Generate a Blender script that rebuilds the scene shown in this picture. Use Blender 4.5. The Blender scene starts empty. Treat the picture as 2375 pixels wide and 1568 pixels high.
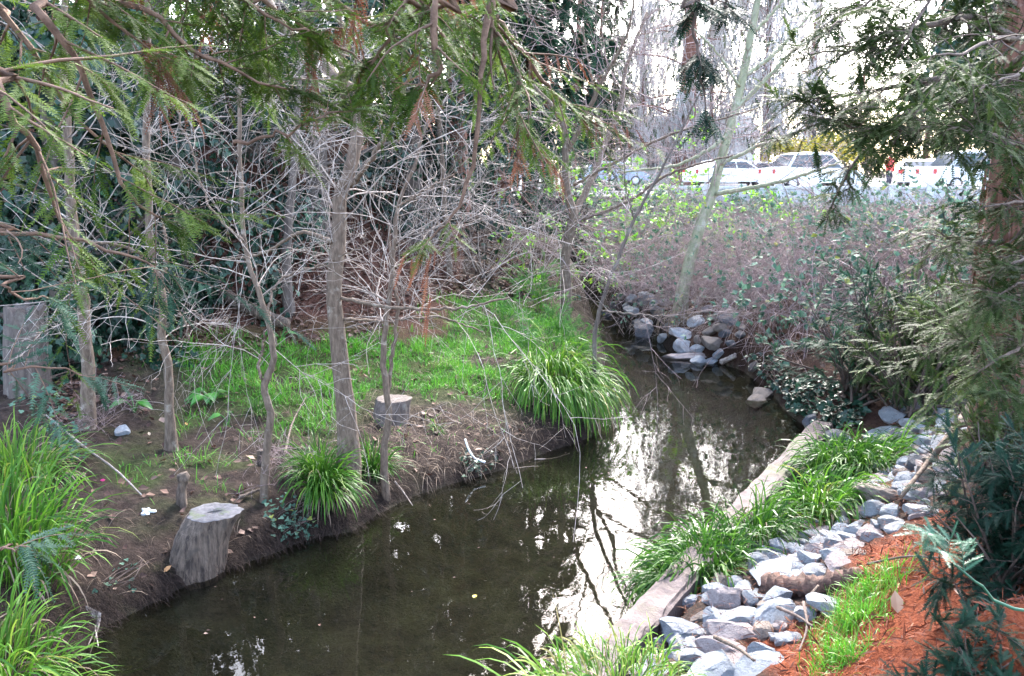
import bpy, bmesh, math, random
import numpy as np
from mathutils import Vector, Matrix
rng = np.random.default_rng(7); random.seed(7)
SC = bpy.context.scene; COL = SC.collection
# ---------------------------------------------------------------- camera
CAMZ = 3.3; PITCH = math.radians(10.3); FPX = 2110.0; CX, CY = 1187.0, 784.0
cam = bpy.data.cameras.new('camera'); cam.sensor_width = 36; cam.lens = FPX/2374*36
cam.clip_start = 0.05; cam.clip_end = 3000
co = bpy.data.objects.new('camera', cam); COL.objects.link(co)
co.location = (0, 0, CAMZ); co.rotation_euler = (math.pi/2-PITCH, 0, 0); SC.camera = co
# ---------------------------------------------------------------- world, sun, exposure
SUN_EL, SUN_AZ = math.radians(40), math.radians(14)      # azimuth measured from +Y towards +X
W = bpy.data.worlds.new('World'); SC.world = W; W.use_nodes = True
nt = W.node_tree; nt.nodes.clear()
wo = nt.nodes.new('ShaderNodeOutputWorld'); bg = nt.nodes.new('ShaderNodeBackground'); sky = nt.nodes.new('ShaderNodeTexSky')
sky.sky_type = 'NISHITA'; sky.sun_disc = False; sky.sun_elevation = SUN_EL; sky.sun_rotation = SUN_AZ
sky.air_density = 1.0; sky.dust_density = 2.5; sky.ozone_density = 1.0
hs = nt.nodes.new('ShaderNodeHueSaturation'); hs.inputs['Saturation'].default_value = 0.85
nt.links.new(sky.outputs[0], hs.inputs['Color']); nt.links.new(hs.outputs[0], bg.inputs[0]); nt.links.new(bg.outputs[0], wo.inputs[0])
bg.inputs[1].default_value = 0.15
sl = bpy.data.lights.new('sun', 'SUN'); sl.energy = 1.5; sl.angle = math.radians(14); sl.color = (1, .97, .93)
so = bpy.data.objects.new('sun', sl); COL.objects.link(so)
sd = Vector((math.sin(SUN_AZ)*math.cos(SUN_EL), math.cos(SUN_AZ)*math.cos(SUN_EL), math.sin(SUN_EL)))
so.rotation_euler = sd.to_track_quat('Z', 'Y').to_euler(); so.location = (0, 0, 40)
SC.view_settings.view_transform = 'Standard'; SC.view_settings.look = 'None'
SC.view_settings.exposure = 3.45; SC.view_settings.gamma = 1.0
SC.render.engine = 'CYCLES'
try:
    SC.cycles.max_bounces = 8; SC.cycles.transparent_max_bounces = 16; SC.cycles.diffuse_bounces = 3
    SC.cycles.use_denoising = True
except Exception: pass
# ---------------------------------------------------------------- projection helpers: where a pixel of a 2374 wide picture lands in the place
cp, sp = math.cos(PITCH), math.sin(PITCH)
def ray(px, py):
    cx = (np.asarray(px, float)-CX)/FPX; cy = (CY-np.asarray(py, float))/FPX
    return np.stack([cx, cp+cy*sp, -sp+cy*cp], -1)
def P(px, py, z=0.):
    d = ray(px, py); t = (z-CAMZ)/d[..., 2]; return d*t[..., None] + np.array([0, 0, CAMZ])
def D(px, py, y):
    d = ray(px, py); t = np.asarray(y, float)/d[..., 1]; return d*t[..., None] + np.array([0, 0, CAMZ])
def proj(p):
    p = np.asarray(p, float); q = p-np.array([0, 0, CAMZ]); f = q[..., 1]*cp-q[..., 2]*sp; u = q[..., 1]*sp+q[..., 2]*cp
    f = np.where(f < .05, .05, f); return CX+q[..., 0]/f*FPX, CY-u/f*FPX
def pxm(p): return float((p[1]*cp-(p[2]-CAMZ)*sp)/FPX)          # metres per pixel at a point
def inpoly(x, y, poly):
    x = np.asarray(x); y = np.asarray(y); r = np.zeros(x.shape, bool); n = len(poly)
    for i in range(n):
        x0, y0 = poly[i]; x1, y1 = poly[(i+1) % n]
        c = ((y0 > y) != (y1 > y)) & (x < (x1-x0)*(y-y0)/((y1-y0) or 1e-9)+x0); r ^= c
    return r
def segdist(x, y, poly, closed=True):
    d = np.full(np.shape(x), 1e9); n = len(poly)
    for i in range(n if closed else n-1):
        a = np.array(poly[i]); b = np.array(poly[(i+1) % n]); e = b-a
        t = np.clip(((x-a[0])*e[0]+(y-a[1])*e[1])/max(e@e, 1e-9), 0, 1)
        d = np.minimum(d, np.hypot(x-a[0]-t*e[0], y-a[1]-t*e[1]))
    return d
def vnoise(x, y, s=0):
    x = np.asarray(x, float); y = np.asarray(y, float); xi = np.floor(x).astype(np.int64); yi = np.floor(y).astype(np.int64); fx = x-xi; fy = y-yi
    fx = fx*fx*(3-2*fx); fy = fy*fy*(3-2*fy)
    def h(a, b):
        v = (a*374761393+b*668265263+s*974711) & 0xffffffff; v = ((v ^ (v >> 13))*1274126177) & 0xffffffff
        return ((v ^ (v >> 16)) & 0xffff)/65535.
    return (h(xi, yi)*(1-fx)+h(xi+1, yi)*fx)*(1-fy)+(h(xi, yi+1)*(1-fx)+h(xi+1, yi+1)*fx)*fy
def fbm(x, y, s=0, o=4):
    r = 0; a = .5
    for k in range(o): r = r+a*vnoise(x*2**k, y*2**k, s+k); a *= .5
    return r
def sstep(a, b, x): t = np.clip((x-a)/(b-a), 0, 1); return t*t*(3-2*t)
def nrm(v): return v/np.maximum(np.linalg.norm(v, axis=-1, keepdims=True), 1e-9)
def rdir(n): return nrm(rng.normal(size=(n, 3)))
# ---------------------------------------------------------------- terrain
LOTZ = 2.5
lb = [(150,1580),(175,1530),(240,1455),(370,1395),(470,1340),(560,1312),(640,1282),(720,1250),(820,1232),(880,1190),(960,1152),(1060,1120),(1170,1088),(1260,1052),(1370,1015),(1388,960),(1398,900),(1403,840),(1396,790),(1375,750),(1350,715),(1335,697)]
rb = [(1400,690),(1405,715),(1425,742),(1480,772),(1535,795),(1560,822),(1640,836),(1715,856),(1785,905),(1830,962),(1868,992)]
LB = [tuple(P(*q)[:2]) for q in lb]; RB = [tuple(P(*q)[:2]) for q in rb]
wa = P(1365,1500,.28)[:2]; wb = P(1872,985,.28)[:2]; wdir = (wb-wa)/np.linalg.norm(wb-wa)
wnear = wa-wdir*5.0
CREEK = [(-3.6,-6.),(-3.4,1.5)]+LB+[(0.3,27.5),(-2.,29.5),(-1.6,31.),(1.5,29.)]+RB+[tuple(wb),tuple(wa),tuple(wnear),(wnear[0],-6.)]
CP = [(395,1040,.45),(200,980,.6),(60,880,.8),(480,1240,.24),(700,1100,.35),(800,1120,.24),(895,1130,.22),(600,950,.55),(640,850,.7),(910,960,.45),(1000,780,.75),(1000,900,.5),(1200,740,.65),(1200,870,.5),(1280,860,.5),(1310,760,.35),(1100,1000,.32),(1150,700,.8),(560,720,1.2),(670,710,1.2),(300,700,1.3),(600,560,2.1),(850,600,1.8),(1000,650,1.3),(1200,640,1.1),(60,1250,.5),(200,1300,.3),(60,1480,.4),(100,1420,.3),(420,1140,.4),(250,1180,.45),
 (1560,1440,.22),(1700,1290,.22),(1900,1050,.25),(1950,960,.4),(1750,1400,.33),(1900,1400,.52),(2050,1100,.42),(2150,1000,.5),(2000,1250,.5),(2150,1150,.7),(1850,1230,.33),(1850,1500,.52),(2000,1450,.75),(2150,1300,1.0),(2250,1200,1.15),(2300,1450,1.4),(2100,1550,1.0),(1600,1540,.35),
 (1640,780,.4),(1600,700,.7),(1750,800,.6),(1850,850,.7),(1950,920,.5),(2130,870,.75)]
pts = [tuple(P(a,b,z)) for a,b,z in CP]+[(-12,12,2.),(-9,8,1.2),(-12,20,6),(-6,20,5),(0,23,2.2),(-3,22,3.4),(-20,30,10),(-5,30,6),(0,27,1.2),(1,33,1.8),(-10,40,6.5),(-15,60,6.5),(-4,50,2.7),
 (3,2.5,1.7),(5,6,1.7),(4.5,8,1.3),(6,12,1.4),(9,12,2),(1.2,2.5,.8),(5,16,1.2),(4,22,1.0),(8,18,1.35),(5,26,1.45),(9,26,1.65),(3,28,1.7),(2,34,2.45),(10,34,2.45),(25,34,2.4),(0,45,2.45),(10,60,2.45),(30,60,2.45),(25,20,2.3),(0,60,2.45),(60,60,2.45),(60,20,2.4),(0,120,2.5),(60,120,2.5),(-60,60,10),(-60,10,5),(-5,2,.9),(-5,-3,.8),(1.5,-3,1),(5,-3,2),(-60,120,8),(-25,12,4.5)]
pts = np.array(pts)
_A = np.hypot(pts[:,None,0]-pts[None,:,0], pts[:,None,1]-pts[None,:,1])
_n = len(pts); M_ = np.zeros((_n+3,_n+3)); M_[:_n,:_n] = -_A+np.eye(_n)*-.15; M_[:_n,_n] = 1; M_[:_n,_n+1:] = pts[:,:2]; M_[_n:,:_n] = M_[:_n,_n:].T
_w = np.linalg.solve(M_, np.concatenate([pts[:,2], [0,0,0]]))
def land(x, y):
    x = np.clip(x,-60,60); y = np.clip(y,-3,120)
    r = _w[_n]+_w[_n+1]*x+_w[_n+2]*y
    for i in range(_n): r = r-_w[i]*np.hypot(x-pts[i,0], y-pts[i,1])
    return r
WR = wdir[[1,0]]*np.array([1,-1])          # to the right of the wall
if WR[0] < 0: WR = -WR
def height(x, y):
    x = np.asarray(x, float); y = np.asarray(y, float)
    h = np.maximum(land(x, y), .16)
    ins = inpoly(x, y, CREEK); d = segdist(x, y, CREEK)
    side = (x-wa[0])*WR[0]+(y-wa[1])*WR[1]; onw = (side > -.05) & (side < 3) & (y < wb[1]+.2)
    bump = (fbm(x*2.2, y*2.2, 3)-.47)*.16+(fbm(x*9, y*9, 8, 3)-.45)*.11
    far = sstep(14, 22, y); bump = bump*(1+far)
    e = d*(1+.5*(vnoise(x*5, y*5, 4)-.5))
    k = np.clip(e/.16, 0, 1)**.75*.55+np.clip(e/.6, 0, 1)*.45
    k = np.where(onw, 1, k)
    out = h*k+bump*np.clip(d/.35, 0, 1)
    out = np.where(onw & (side < .34), .1, out)
    bed = -.04-.33*sstep(0, .9, d)+(fbm(x*1.7, y*1.7, 11)-.5)*.16+(fbm(x*8, y*8, 12, 3)-.5)*.05
    bed = np.minimum(bed, -.03)
    r = np.where(ins, bed, np.maximum(out, .01))
    lot = sstep(31.5, 35, y)*sstep(-3.5, -.5, x-(y-33)*-.02)
    return r*(1-lot)+(LOTZ-.06)*lot
def coords(lo, f0, f1, hi, fine, g=1.25):
    a = list(np.arange(f0, f1, fine)); s = fine; v = f1
    while v < hi: a.append(v); s *= g; v += s
    a.append(hi); s = fine*g; v = f0-s
    while v > lo: a.insert(0, v); s *= g; v -= s
    a.insert(0, lo); return np.array(a)
XS = coords(-500,-8.5,8.5,500,.062,1.16); YS = coords(-60,3.4,19.5,700,.062,1.07)
GX, GY = np.meshgrid(XS, YS); GZ = height(GX, GY)
def ground(x, y):
    x = np.asarray(x, float); y = np.asarray(y, float)
    i = np.clip(np.searchsorted(XS, x)-1, 0, len(XS)-2); j = np.clip(np.searchsorted(YS, y)-1, 0, len(YS)-2)
    fx = np.clip((x-XS[i])/(XS[i+1]-XS[i]), 0, 1); fy = np.clip((y-YS[j])/(YS[j+1]-YS[j]), 0, 1)
    return (GZ[j,i]*(1-fx)+GZ[j,i+1]*fx)*(1-fy)+(GZ[j+1,i]*(1-fx)+GZ[j+1,i+1]*fx)*fy
def G(px, py):
    """first ground point along the ray through a pixel"""
    d = ray(px, py); sh = d.shape[:-1]; d = d.reshape(-1,3); o = np.array([0,0,CAMZ])
    t = np.full(len(d), 2.0); done = np.zeros(len(d), bool); lo = t.copy(); hi = np.full(len(d), 120.)
    while (~done).any() and t.max() < 120:
        q = o+d*t[:,None]; b = (q[:,2] < ground(q[:,0], q[:,1])) & ~done
        hi[b] = t[b]; done |= b; lo = np.where(done, lo, t); t = np.where(done, t, t*1.015)
        if t[~done].size and t[~done].min() > 115: break
    for _ in range(12):
        m = (lo+hi)/2; q = o+d*m[:,None]; b = q[:,2] < ground(q[:,0], q[:,1]); hi = np.where(b, m, hi); lo = np.where(b, lo, m)
    q = o+d*hi[:,None]; q[:,2] = ground(q[:,0], q[:,1]); return q.reshape(sh+(3,))
# ---------------------------------------------------------------- mesh builder
class MB:
    def __init__(s): s.V = []; s.F = []; s.T = []; s.M = []; s.n = 0
    def add(s, V, F, tint=.5, mat=0):
        V = np.asarray(V, float).reshape(-1,3); 
        if not len(V): return s
        s.V.append(V); s.T.append(np.broadcast_to(np.asarray(tint, float), (len(V),)))
        for f in (F if isinstance(F, list) else [F]):
            f = np.asarray(f, int); s.F.append(f+s.n); s.M.append(np.full(len(f), mat))
        s.n += len(V); return s
    def tris(s): return sum(len(f)*(f.shape[1]-2) for f in s.F)
    def mesh(s, name, mats, smooth=False):
        me = bpy.data.meshes.new(name)
        V = np.concatenate(s.V); me.vertices.add(len(V)); me.vertices.foreach_set('co', V.astype(np.float32).ravel())
        lt = np.concatenate([np.full(len(f), f.shape[1]) for f in s.F]); li = np.concatenate([f.ravel() for f in s.F])
        me.loops.add(len(li)); me.loops.foreach_set('vertex_index', li.astype(np.int32))
        me.polygons.add(len(lt)); st = np.concatenate([[0], np.cumsum(lt)[:-1]])
        me.polygons.foreach_set('loop_start', st.astype(np.int32)); me.polygons.foreach_set('loop_total', lt.astype(np.int32))
        me.polygons.foreach_set('material_index', np.concatenate(s.M).astype(np.int32))
        me.polygons.foreach_set('use_smooth', np.full(len(lt), smooth))
        a = me.attributes.new('tint', 'FLOAT', 'POINT'); a.data.foreach_set('value', np.concatenate(s.T).astype(np.float32))
        for m in (mats if isinstance(mats, (list, tuple)) else [mats]): me.materials.append(m)
        me.update(calc_edges=True); return me
    def build(s, name, mats, parent=None, smooth=False, origin=None):
        if not s.V: return None
        if origin is not None:
            s.V = [v-np.asarray(origin) for v in s.V]
        me = s.mesh(name, mats, smooth); o = bpy.data.objects.new(name, me); COL.objects.link(o)
        if origin is not None: o.location = tuple(float(c) for c in origin)
        if parent is not None:
            o.parent = parent
            if origin is None:
                w = Vector((0,0,0)); q = parent
                while q is not None: w += q.location; q = q.parent
                o.location = -w
            else: o.location = tuple(float(a)-b for a, b in zip(origin, parent.location))
        return o
def tag(o, label=None, cat=None, group=None, kind=None):
    for k, v in (('label',label),('category',cat),('group',group),('kind',kind)):
        if v: o[k] = v
    return o
def thing(name, label, cat, loc, group=None):
    o = bpy.data.objects.new(name, None); COL.objects.link(o); o.location = tuple(float(c) for c in loc); o.empty_display_size = .1
    return tag(o, label, cat, group)
def spline(w, n):
    w = np.asarray(w, float); k = len(w)
    if k == 2: t = np.linspace(0,1,n)[:,None]; return w[0]*(1-t)+w[1]*t
    q = np.vstack([2*w[0]-w[1], w, 2*w[-1]-w[-2]]); t = np.linspace(0, k-1-1e-6, n); i = t.astype(int); f = (t-i)[:,None]
    a, b, c, d = q[i], q[i+1], q[i+2], q[i+3]
    return .5*(2*b+(c-a)*f+(2*a-5*b+4*c-d)*f**2+(3*b-a-3*c+d)*f**3)
def tubes(mb, Pn, R, S=4, tint=.5, mat=0, cap=False, rough=0.):
    """N polylines of K points each as tubes with S sides"""
    Pn = np.asarray(Pn, float); R = np.asarray(R, float)
    if Pn.ndim == 2: Pn = Pn[None]; R = R[None]
    N, K, _ = Pn.shape
    if N == 0: return
    T = nrm(np.gradient(Pn, axis=1)); mt = nrm(Pn[:,-1]-Pn[:,0]); ref = np.eye(3)[np.argmin(np.abs(mt), axis=1)]
    U = nrm(np.cross(T, ref[:,None,:])); Vv = np.cross(T, U)
    an = np.arange(S)/S*2*np.pi; c = np.cos(an)[None,None,:,None]; sn = np.sin(an)[None,None,:,None]
    RR = R[:,:,None,None]
    if rough: RR = RR*(1+rough*rng.normal(size=(N,K,S,1)))
    V = Pn[:,:,None,:]+RR*(c*U[:,:,None,:]+sn*Vv[:,:,None,:])
    b = (np.arange(N)*K*S)[:,None,None]+(np.arange(K-1)*S)[None,:,None]; j = np.arange(S)[None,None,:]; j2 = (j+1) % S
    F = np.stack([b+j, b+j2, b+S+j2, b+S+j], -1).reshape(-1,4)
    F = [F]
    if cap: F.append((np.arange(N)[:,None]*K*S+(K-1)*S+np.arange(S)[None,:])); F.append((np.arange(N)[:,None]*K*S+np.arange(S)[None,::-1]))
    tt = np.broadcast_to(np.asarray(tint, float).reshape(-1,1) if np.ndim(tint) else np.full((1,1), tint), (N, K*S)).ravel()
    mb.add(V.reshape(-1,3), F, tt, mat)
def at(Pn, R, idx, t):
    K = Pn.shape[1]; f = t*(K-1); i = np.clip(f.astype(int), 0, K-2); f = f-i
    p = Pn[idx,i]*(1-f[:,None])+Pn[idx,i+1]*f[:,None]; r = R[idx,i]*(1-f)+R[idx,i+1]*f
    return p, nrm(Pn[idx,i+1]-Pn[idx,i]), r
def grow(Pn, R, n, t0=.2, t1=1., L=(.3,.8), ang=(35,75), K=5, wig=.15, grav=0., up=0., rr=.55, rmin=.0015, tip=.3, flat=0., tl=0.):
    """n children on the polylines Pn: angle from the parent, wiggle, gravity per step, upward bias at the start"""
    ln = np.linalg.norm(np.diff(Pn, axis=1), axis=2).sum(1); idx = rng.choice(len(Pn), n, p=ln/ln.sum()); t = rng.uniform(t0, t1, n)
    p, T, r = at(Pn, R, idx, t); q = np.cross(T, rdir(n)); q[:,2] *= (1-flat); q = nrm(q)
    a = np.radians(rng.uniform(*ang, n))[:,None]; d = nrm(np.cos(a)*T+np.sin(a)*q+np.array([0,0,up]))
    l = rng.uniform(*L, n)*(1-tl*t); st = (l/(K-1))[:,None]; out = [p]
    for k in range(K-1):
        d = nrm(d+rng.normal(size=(n,3))*wig+np.array([0,0,grav])); out.append(out[-1]+d*st)
    rad = np.maximum(r*rr, rmin)[:,None]*np.linspace(1, tip, K)[None,:]
    return np.stack(out, 1), np.maximum(rad, rmin*.6)
def sprays(mb, p, d, n, L, m=14, nl=.22, w=.8, droop=.15, tint=.5, mat=0, both=False):
    """flat feather shaped conifer sprays: 2m needles each; nl = needle length / spray length"""
    if not len(p): return
    N = len(p); d = nrm(d); n = nrm(n-(n*d).sum(1,keepdims=True)*d); s = np.cross(d, n); L = np.broadcast_to(L, (N,))
    t = (np.arange(m)+.3)/m; sh = np.minimum(1, .45+2.2*t)*np.sqrt(np.clip(1.08-t, 0, 1)); sh = sh/sh.max()
    c = p[:,None,:]+d[:,None,:]*(t*L[:,None])[:,:,None]+np.array([0,0,-1.])*(droop*t**2*L[:,None])[:,:,None]
    hw = (L/m*w*.5)[:,None,None]; Ln = (L*nl)[:,None,None]*sh[None,:,None]*rng.uniform(.8,1.15,(N,m,1)); V = []
    for sg in (-1, 1):
        a = np.radians(rng.uniform(48,66,(N,m)))[:,:,None]
        nd = s[:,None,:]*sg*np.sin(a)+d[:,None,:]*np.cos(a)+n[:,None,:]*rng.normal(size=(N,m,1))*.16
        V.append(np.stack([c-d[:,None,:]*hw, c+d[:,None,:]*hw, c+nd*Ln], 2))
    V = np.concatenate(V, 1).reshape(N,-1,3)
    rw = (L*.012)[:,None]; e = p+d*L[:,None]+np.array([0,0,-1.])*(droop*L)[:,None]
    V = np.concatenate([V, np.stack([p-s*rw, p+s*rw, e], 1)], 1); k = V.shape[1]
    tt = np.repeat(np.broadcast_to(tint, (N,)), k)
    mb.add(V.reshape(-1,3), np.arange(N*k).reshape(-1,3), tt, mat)
def blades(mb, p, d, L, w, droop=.6, S=5, tint=.5, mat=0, twist=.2, fold=0):
    """strap leaves: start p, direction d, bending under their weight"""
    if not len(p): return
    N = len(p); d = nrm(d); L = np.broadcast_to(L, (N,)); w = np.broadcast_to(w, (N,)); droop = np.broadcast_to(droop, (N,))
    side = nrm(np.cross(d, np.array([0,0,1.]))+rng.normal(size=(N,3))*twist); pts_ = [p]; dd = d; st = (L/S)[:,None]
    for k in range(S):
        pts_.append(pts_[-1]+dd*st); dd = nrm(dd+np.array([0,0,-1.])*(droop*(.5+1.2*k/S)/S*2.2)[:,None]+rng.normal(size=(N,3))*.03)
    C = np.stack(pts_, 1); prof = np.array([.55,.9,1,.95,.75,.5,.3,.2])[np.linspace(0,5,S+1).astype(int)] if S > 2 else np.array([.8,1,.4])[:S+1]
    prof = prof.copy(); prof[-1] = .04
    hw = (w[:,None]*prof[None,:]*.5)[:,:,None]*side[:,None,:]
    V = np.stack([C-hw, C+hw], 2).reshape(N,-1,3); b = (np.arange(N)*(S+1)*2)[:,None]+(np.arange(S)*2)[None,:]
    F = np.stack([b, b+1, b+3, b+2], -1).reshape(-1,4)
    mb.add(V.reshape(-1,3), F, np.repeat(np.broadcast_to(tint,(N,)), (S+1)*2), mat)
OVAL = (np.array([[0,0,0],[.28,.25,.06],[.3,.6,.05],[0,1,-.06],[-.3,.6,.05],[-.28,.25,.06],[0,.45,0]]), np.array([[0,1,6],[1,2,6],[2,3,6],[3,4,6],[4,5,6],[5,0,6]]))
DIA = (np.array([[0,0,0],[.28,.42,.06],[0,1,-.05],[-.28,.42,.06]]), np.array([[0,1,2],[0,2,3]]))
IVY = (np.array([[0,.12,0],[.3,-.04,.03],[.5,.28,.06],[.3,.45,.02],[.26,.72,.05],[0,1.02,-.06],[-.26,.72,.05],[-.3,.45,.02],[-.5,.28,.06],[-.3,-.04,.03]]), np.array([[0,1,2],[0,2,3],[0,3,4],[0,4,5],[0,5,6],[0,6,7],[0,7,8],[0,8,9]]))
def leaves(mb, p, d, n, size, shape=OVAL, tint=.5, mat=0, wide=1.):
    if not len(p): return
    N = len(p); d = nrm(d); n = nrm(n-(n*d).sum(1,keepdims=True)*d); s = np.cross(d, n); tv, tf = shape; size = np.broadcast_to(size,(N,))[:,None,None]
    V = p[:,None,:]+size*(tv[None,:,0:1]*wide*s[:,None,:]+tv[None,:,1:2]*d[:,None,:]+tv[None,:,2:3]*n[:,None,:])
    k = len(tv); F = (np.arange(N)*k)[:,None,None]+tf[None]
    mb.add(V.reshape(-1,3), F.reshape(-1,3), np.repeat(np.broadcast_to(tint,(N,)), k), mat)
def box(mb, lo, hi, mat=0, tint=.5, M=None):
    x0,y0,z0 = lo; x1,y1,z1 = hi
    V = np.array([[x0,y0,z0],[x1,y0,z0],[x1,y1,z0],[x0,y1,z0],[x0,y0,z1],[x1,y0,z1],[x1,y1,z1],[x0,y1,z1]], float)
    if M is not None: V = V@np.array(M)[:3,:3].T+np.array(M)[:3,3]
    mb.add(V, np.array([[0,3,2,1],[4,5,6,7],[0,1,5,4],[1,2,6,5],[2,3,7,6],[3,0,4,7]]), tint, mat)
# ---------------------------------------------------------------- materials
def newmat(name):
    m = bpy.data.materials.new(name); m.use_nodes = True; t = m.node_tree; t.nodes.clear()
    o = t.nodes.new('ShaderNodeOutputMaterial'); return m, t, o
def N_(t, typ, **kw):
    n = t.nodes.new(typ)
    for k, v in kw.items():
        if k in ('noise_dimensions','operation','blend_type','data_type','feature','attribute_name','interpolation'): setattr(n, k, v)
        else: n.inputs[k].default_value = v
    return n
def ramp(t, src, stops):
    r = t.nodes.new('ShaderNodeValToRGB'); e = r.color_ramp.elements
    while len(e) < len(stops): e.new(.5)
    for q, (p, c) in zip(e, stops): q.position = p; q.color = (*c, 1)
    t.links.new(src, r.inputs[0]); return r.outputs[0]
def mixc(t, f, a, b, mode='MIX'):
    m = t.nodes.new('ShaderNodeMix'); m.data_type = 'RGBA'; m.blend_type = mode
    for k, v in ((0,f),(6,a),(7,b)):
        if hasattr(v, 'is_linked'): t.links.new(v, m.inputs[k])
        else: m.inputs[k].default_value = (*v, 1) if isinstance(v, tuple) else v
    return m.outputs[2]
def noise(t, scale, detail=4, rough=.55, vec=None, stretch=None):
    n = N_(t, 'ShaderNodeTexNoise', Scale=scale, Detail=detail, Roughness=rough)
    if vec is None: vec = t.nodes.new('ShaderNodeTexCoord').outputs['Object']
    if stretch:
        mp = t.nodes.new('ShaderNodeMapping'); mp.inputs['Scale'].default_value = stretch; t.links.new(vec, mp.inputs[0]); vec = mp.outputs[0]
    t.links.new(vec, n.inputs['Vector']); return n.outputs[0]
def bump(t, h, s=.4, dist=.02):
    b = N_(t, 'ShaderNodeBump', Strength=s, Distance=dist); t.links.new(h, b.inputs['Height']); return b.outputs[0]
def leafmat(name, stops, rough=.45, trans=.3, spec=.4, var=.5):
    m, t, o = newmat(name); a = N_(t, 'ShaderNodeAttribute', attribute_name='tint')
    c = ramp(t, a.outputs['Fac'], stops)
    nz = noise(t, 3.0, 2); c = mixc(t, nz, c, mixc(t, 1., c, (var,var*.95,var), 'MULTIPLY'))
    p = N_(t, 'ShaderNodeBsdfPrincipled', Roughness=rough); p.inputs['Specular IOR Level'].default_value = spec
    tr = t.nodes.new('ShaderNodeBsdfTranslucent'); mx = t.nodes.new('ShaderNodeMixShader'); mx.inputs[0].default_value = trans
    t.links.new(c, p.inputs['Base Color']); t.links.new(c, tr.inputs[0]); t.links.new(p.outputs[0], mx.inputs[1]); t.links.new(tr.outputs[0], mx.inputs[2]); t.links.new(mx.outputs[0], o.inputs[0]); return m
def barkmat(name, c1, c2, c3=None, scale=6, st=(1,1,.18), rough=.9, bs=.6, tintmul=False):
    m, t, o = newmat(name); n1 = noise(t, scale*3, 6, .65, stretch=st); c = ramp(t, n1, [(.36,c1),(.64,c2)])
    if c3: n2 = noise(t, scale*.9, 4, .6); c = mixc(t, ramp(t, n2, [(.57,(0,0,0)),(.7,(1,1,1))]), c, c3)
    if tintmul:
        a = N_(t, 'ShaderNodeAttribute', attribute_name='tint'); c = mixc(t, 1., c, ramp(t, a.outputs['Fac'], [(0,(.55,.5,.47)),(1,(1.5,1.5,1.5))]), 'MULTIPLY')
    p = N_(t, 'ShaderNodeBsdfPrincipled', Roughness=rough); t.links.new(c, p.inputs['Base Color']); t.links.new(bump(t, n1, bs, .02), p.inputs['Normal']); t.links.new(p.outputs[0], o.inputs[0]); return m
def plain(name, c, rough=.6, metal=0., spec=.5, ns=0, var=.15):
    m, t, o = newmat(name); p = N_(t, 'ShaderNodeBsdfPrincipled', Roughness=rough, Metallic=metal); p.inputs['Specular IOR Level'].default_value = spec
    if ns:
        n1 = noise(t, ns, 4); lo = tuple(x*(1-var) for x in c); hi = tuple(min(1, x*(1+var)) for x in c); t.links.new(ramp(t, n1, [(.3,lo),(.7,hi)]), p.inputs['Base Color'])
    else: p.inputs['Base Color'].default_value = (*c, 1)
    t.links.new(p.outputs[0], o.inputs[0]); return m
# ---------------------------------------------------------------- shared materials
M = {}
M['grass'] = leafmat('fresh_grass', [(0,(.04,.14,.012)),(.45,(.085,.33,.02)),(.8,(.18,.47,.035)),(1,(.36,.34,.1))], .5, .35)
M['sedge'] = leafmat('sedge_blade', [(0,(.02,.07,.012)),(.4,(.06,.18,.018)),(.75,(.15,.33,.03)),(.93,(.3,.4,.06)),(1,(.38,.33,.12))], .5, .35, .28)
M['straw'] = leafmat('dry_blade', [(0,(.14,.09,.06)),(.5,(.24,.17,.12)),(1,(.36,.28,.2))], .8, .15)
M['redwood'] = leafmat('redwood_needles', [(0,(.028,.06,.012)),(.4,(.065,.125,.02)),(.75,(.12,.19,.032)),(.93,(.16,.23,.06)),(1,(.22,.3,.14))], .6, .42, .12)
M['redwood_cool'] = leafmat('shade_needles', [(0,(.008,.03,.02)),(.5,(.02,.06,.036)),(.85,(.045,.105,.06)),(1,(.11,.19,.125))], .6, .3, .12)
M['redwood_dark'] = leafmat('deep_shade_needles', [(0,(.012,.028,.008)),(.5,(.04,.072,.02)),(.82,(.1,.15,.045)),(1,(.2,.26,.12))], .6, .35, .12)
M['fresh_tip'] = leafmat('fresh_needle_tips', [(0,(.05,.14,.08)),(1,(.1,.25,.15))], .4, .3)
M['dead'] = leafmat('dead_needles', [(0,(.12,.04,.02)),(.5,(.24,.085,.045)),(1,(.34,.16,.09))], .8, .2)
M['ivy'] = leafmat('ivy_leaf', [(0,(.004,.018,.01)),(.5,(.011,.045,.024)),(.85,(.026,.085,.048)),(1,(.06,.15,.07))], .38, .12, .4)
M['bramble_leaf'] = leafmat('bramble_leaf', [(0,(.04,.1,.06)),(.5,(.1,.2,.14)),(.85,(.17,.29,.2)),(1,(.32,.36,.08))], .65, .3, .12)
M['young'] = leafmat('young_leaf', [(0,(.1,.32,.02)),(.6,(.2,.48,.04)),(1,(.35,.5,.06))], .5, .4)
M['arum'] = leafmat('arum_leaf', [(0,(.03,.12,.02)),(.6,(.06,.24,.03)),(1,(.1,.3,.06))], .35, .25, .6)
M['far_leaf'] = leafmat('far_foliage', [(0,(.03,.05,.02)),(.5,(.07,.1,.045)),(1,(.13,.16,.08))], .6, .3)
M['yellow'] = leafmat('yellow_bloom', [(0,(.25,.22,.02)),(.5,(.5,.42,.02)),(1,(.6,.52,.1))], .6, .3)
M['fallen'] = leafmat('fallen_leaf', [(0,(.04,.017,.012)),(.45,(.1,.045,.03)),(.85,(.19,.1,.07)),(1,(.36,.25,.19))], .75, .1)
M['root'] = leafmat('dark_root_strand', [(0,(.02,.013,.011)),(.6,(.06,.042,.034)),(1,(.16,.115,.09))], .8, .05, .1)
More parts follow.
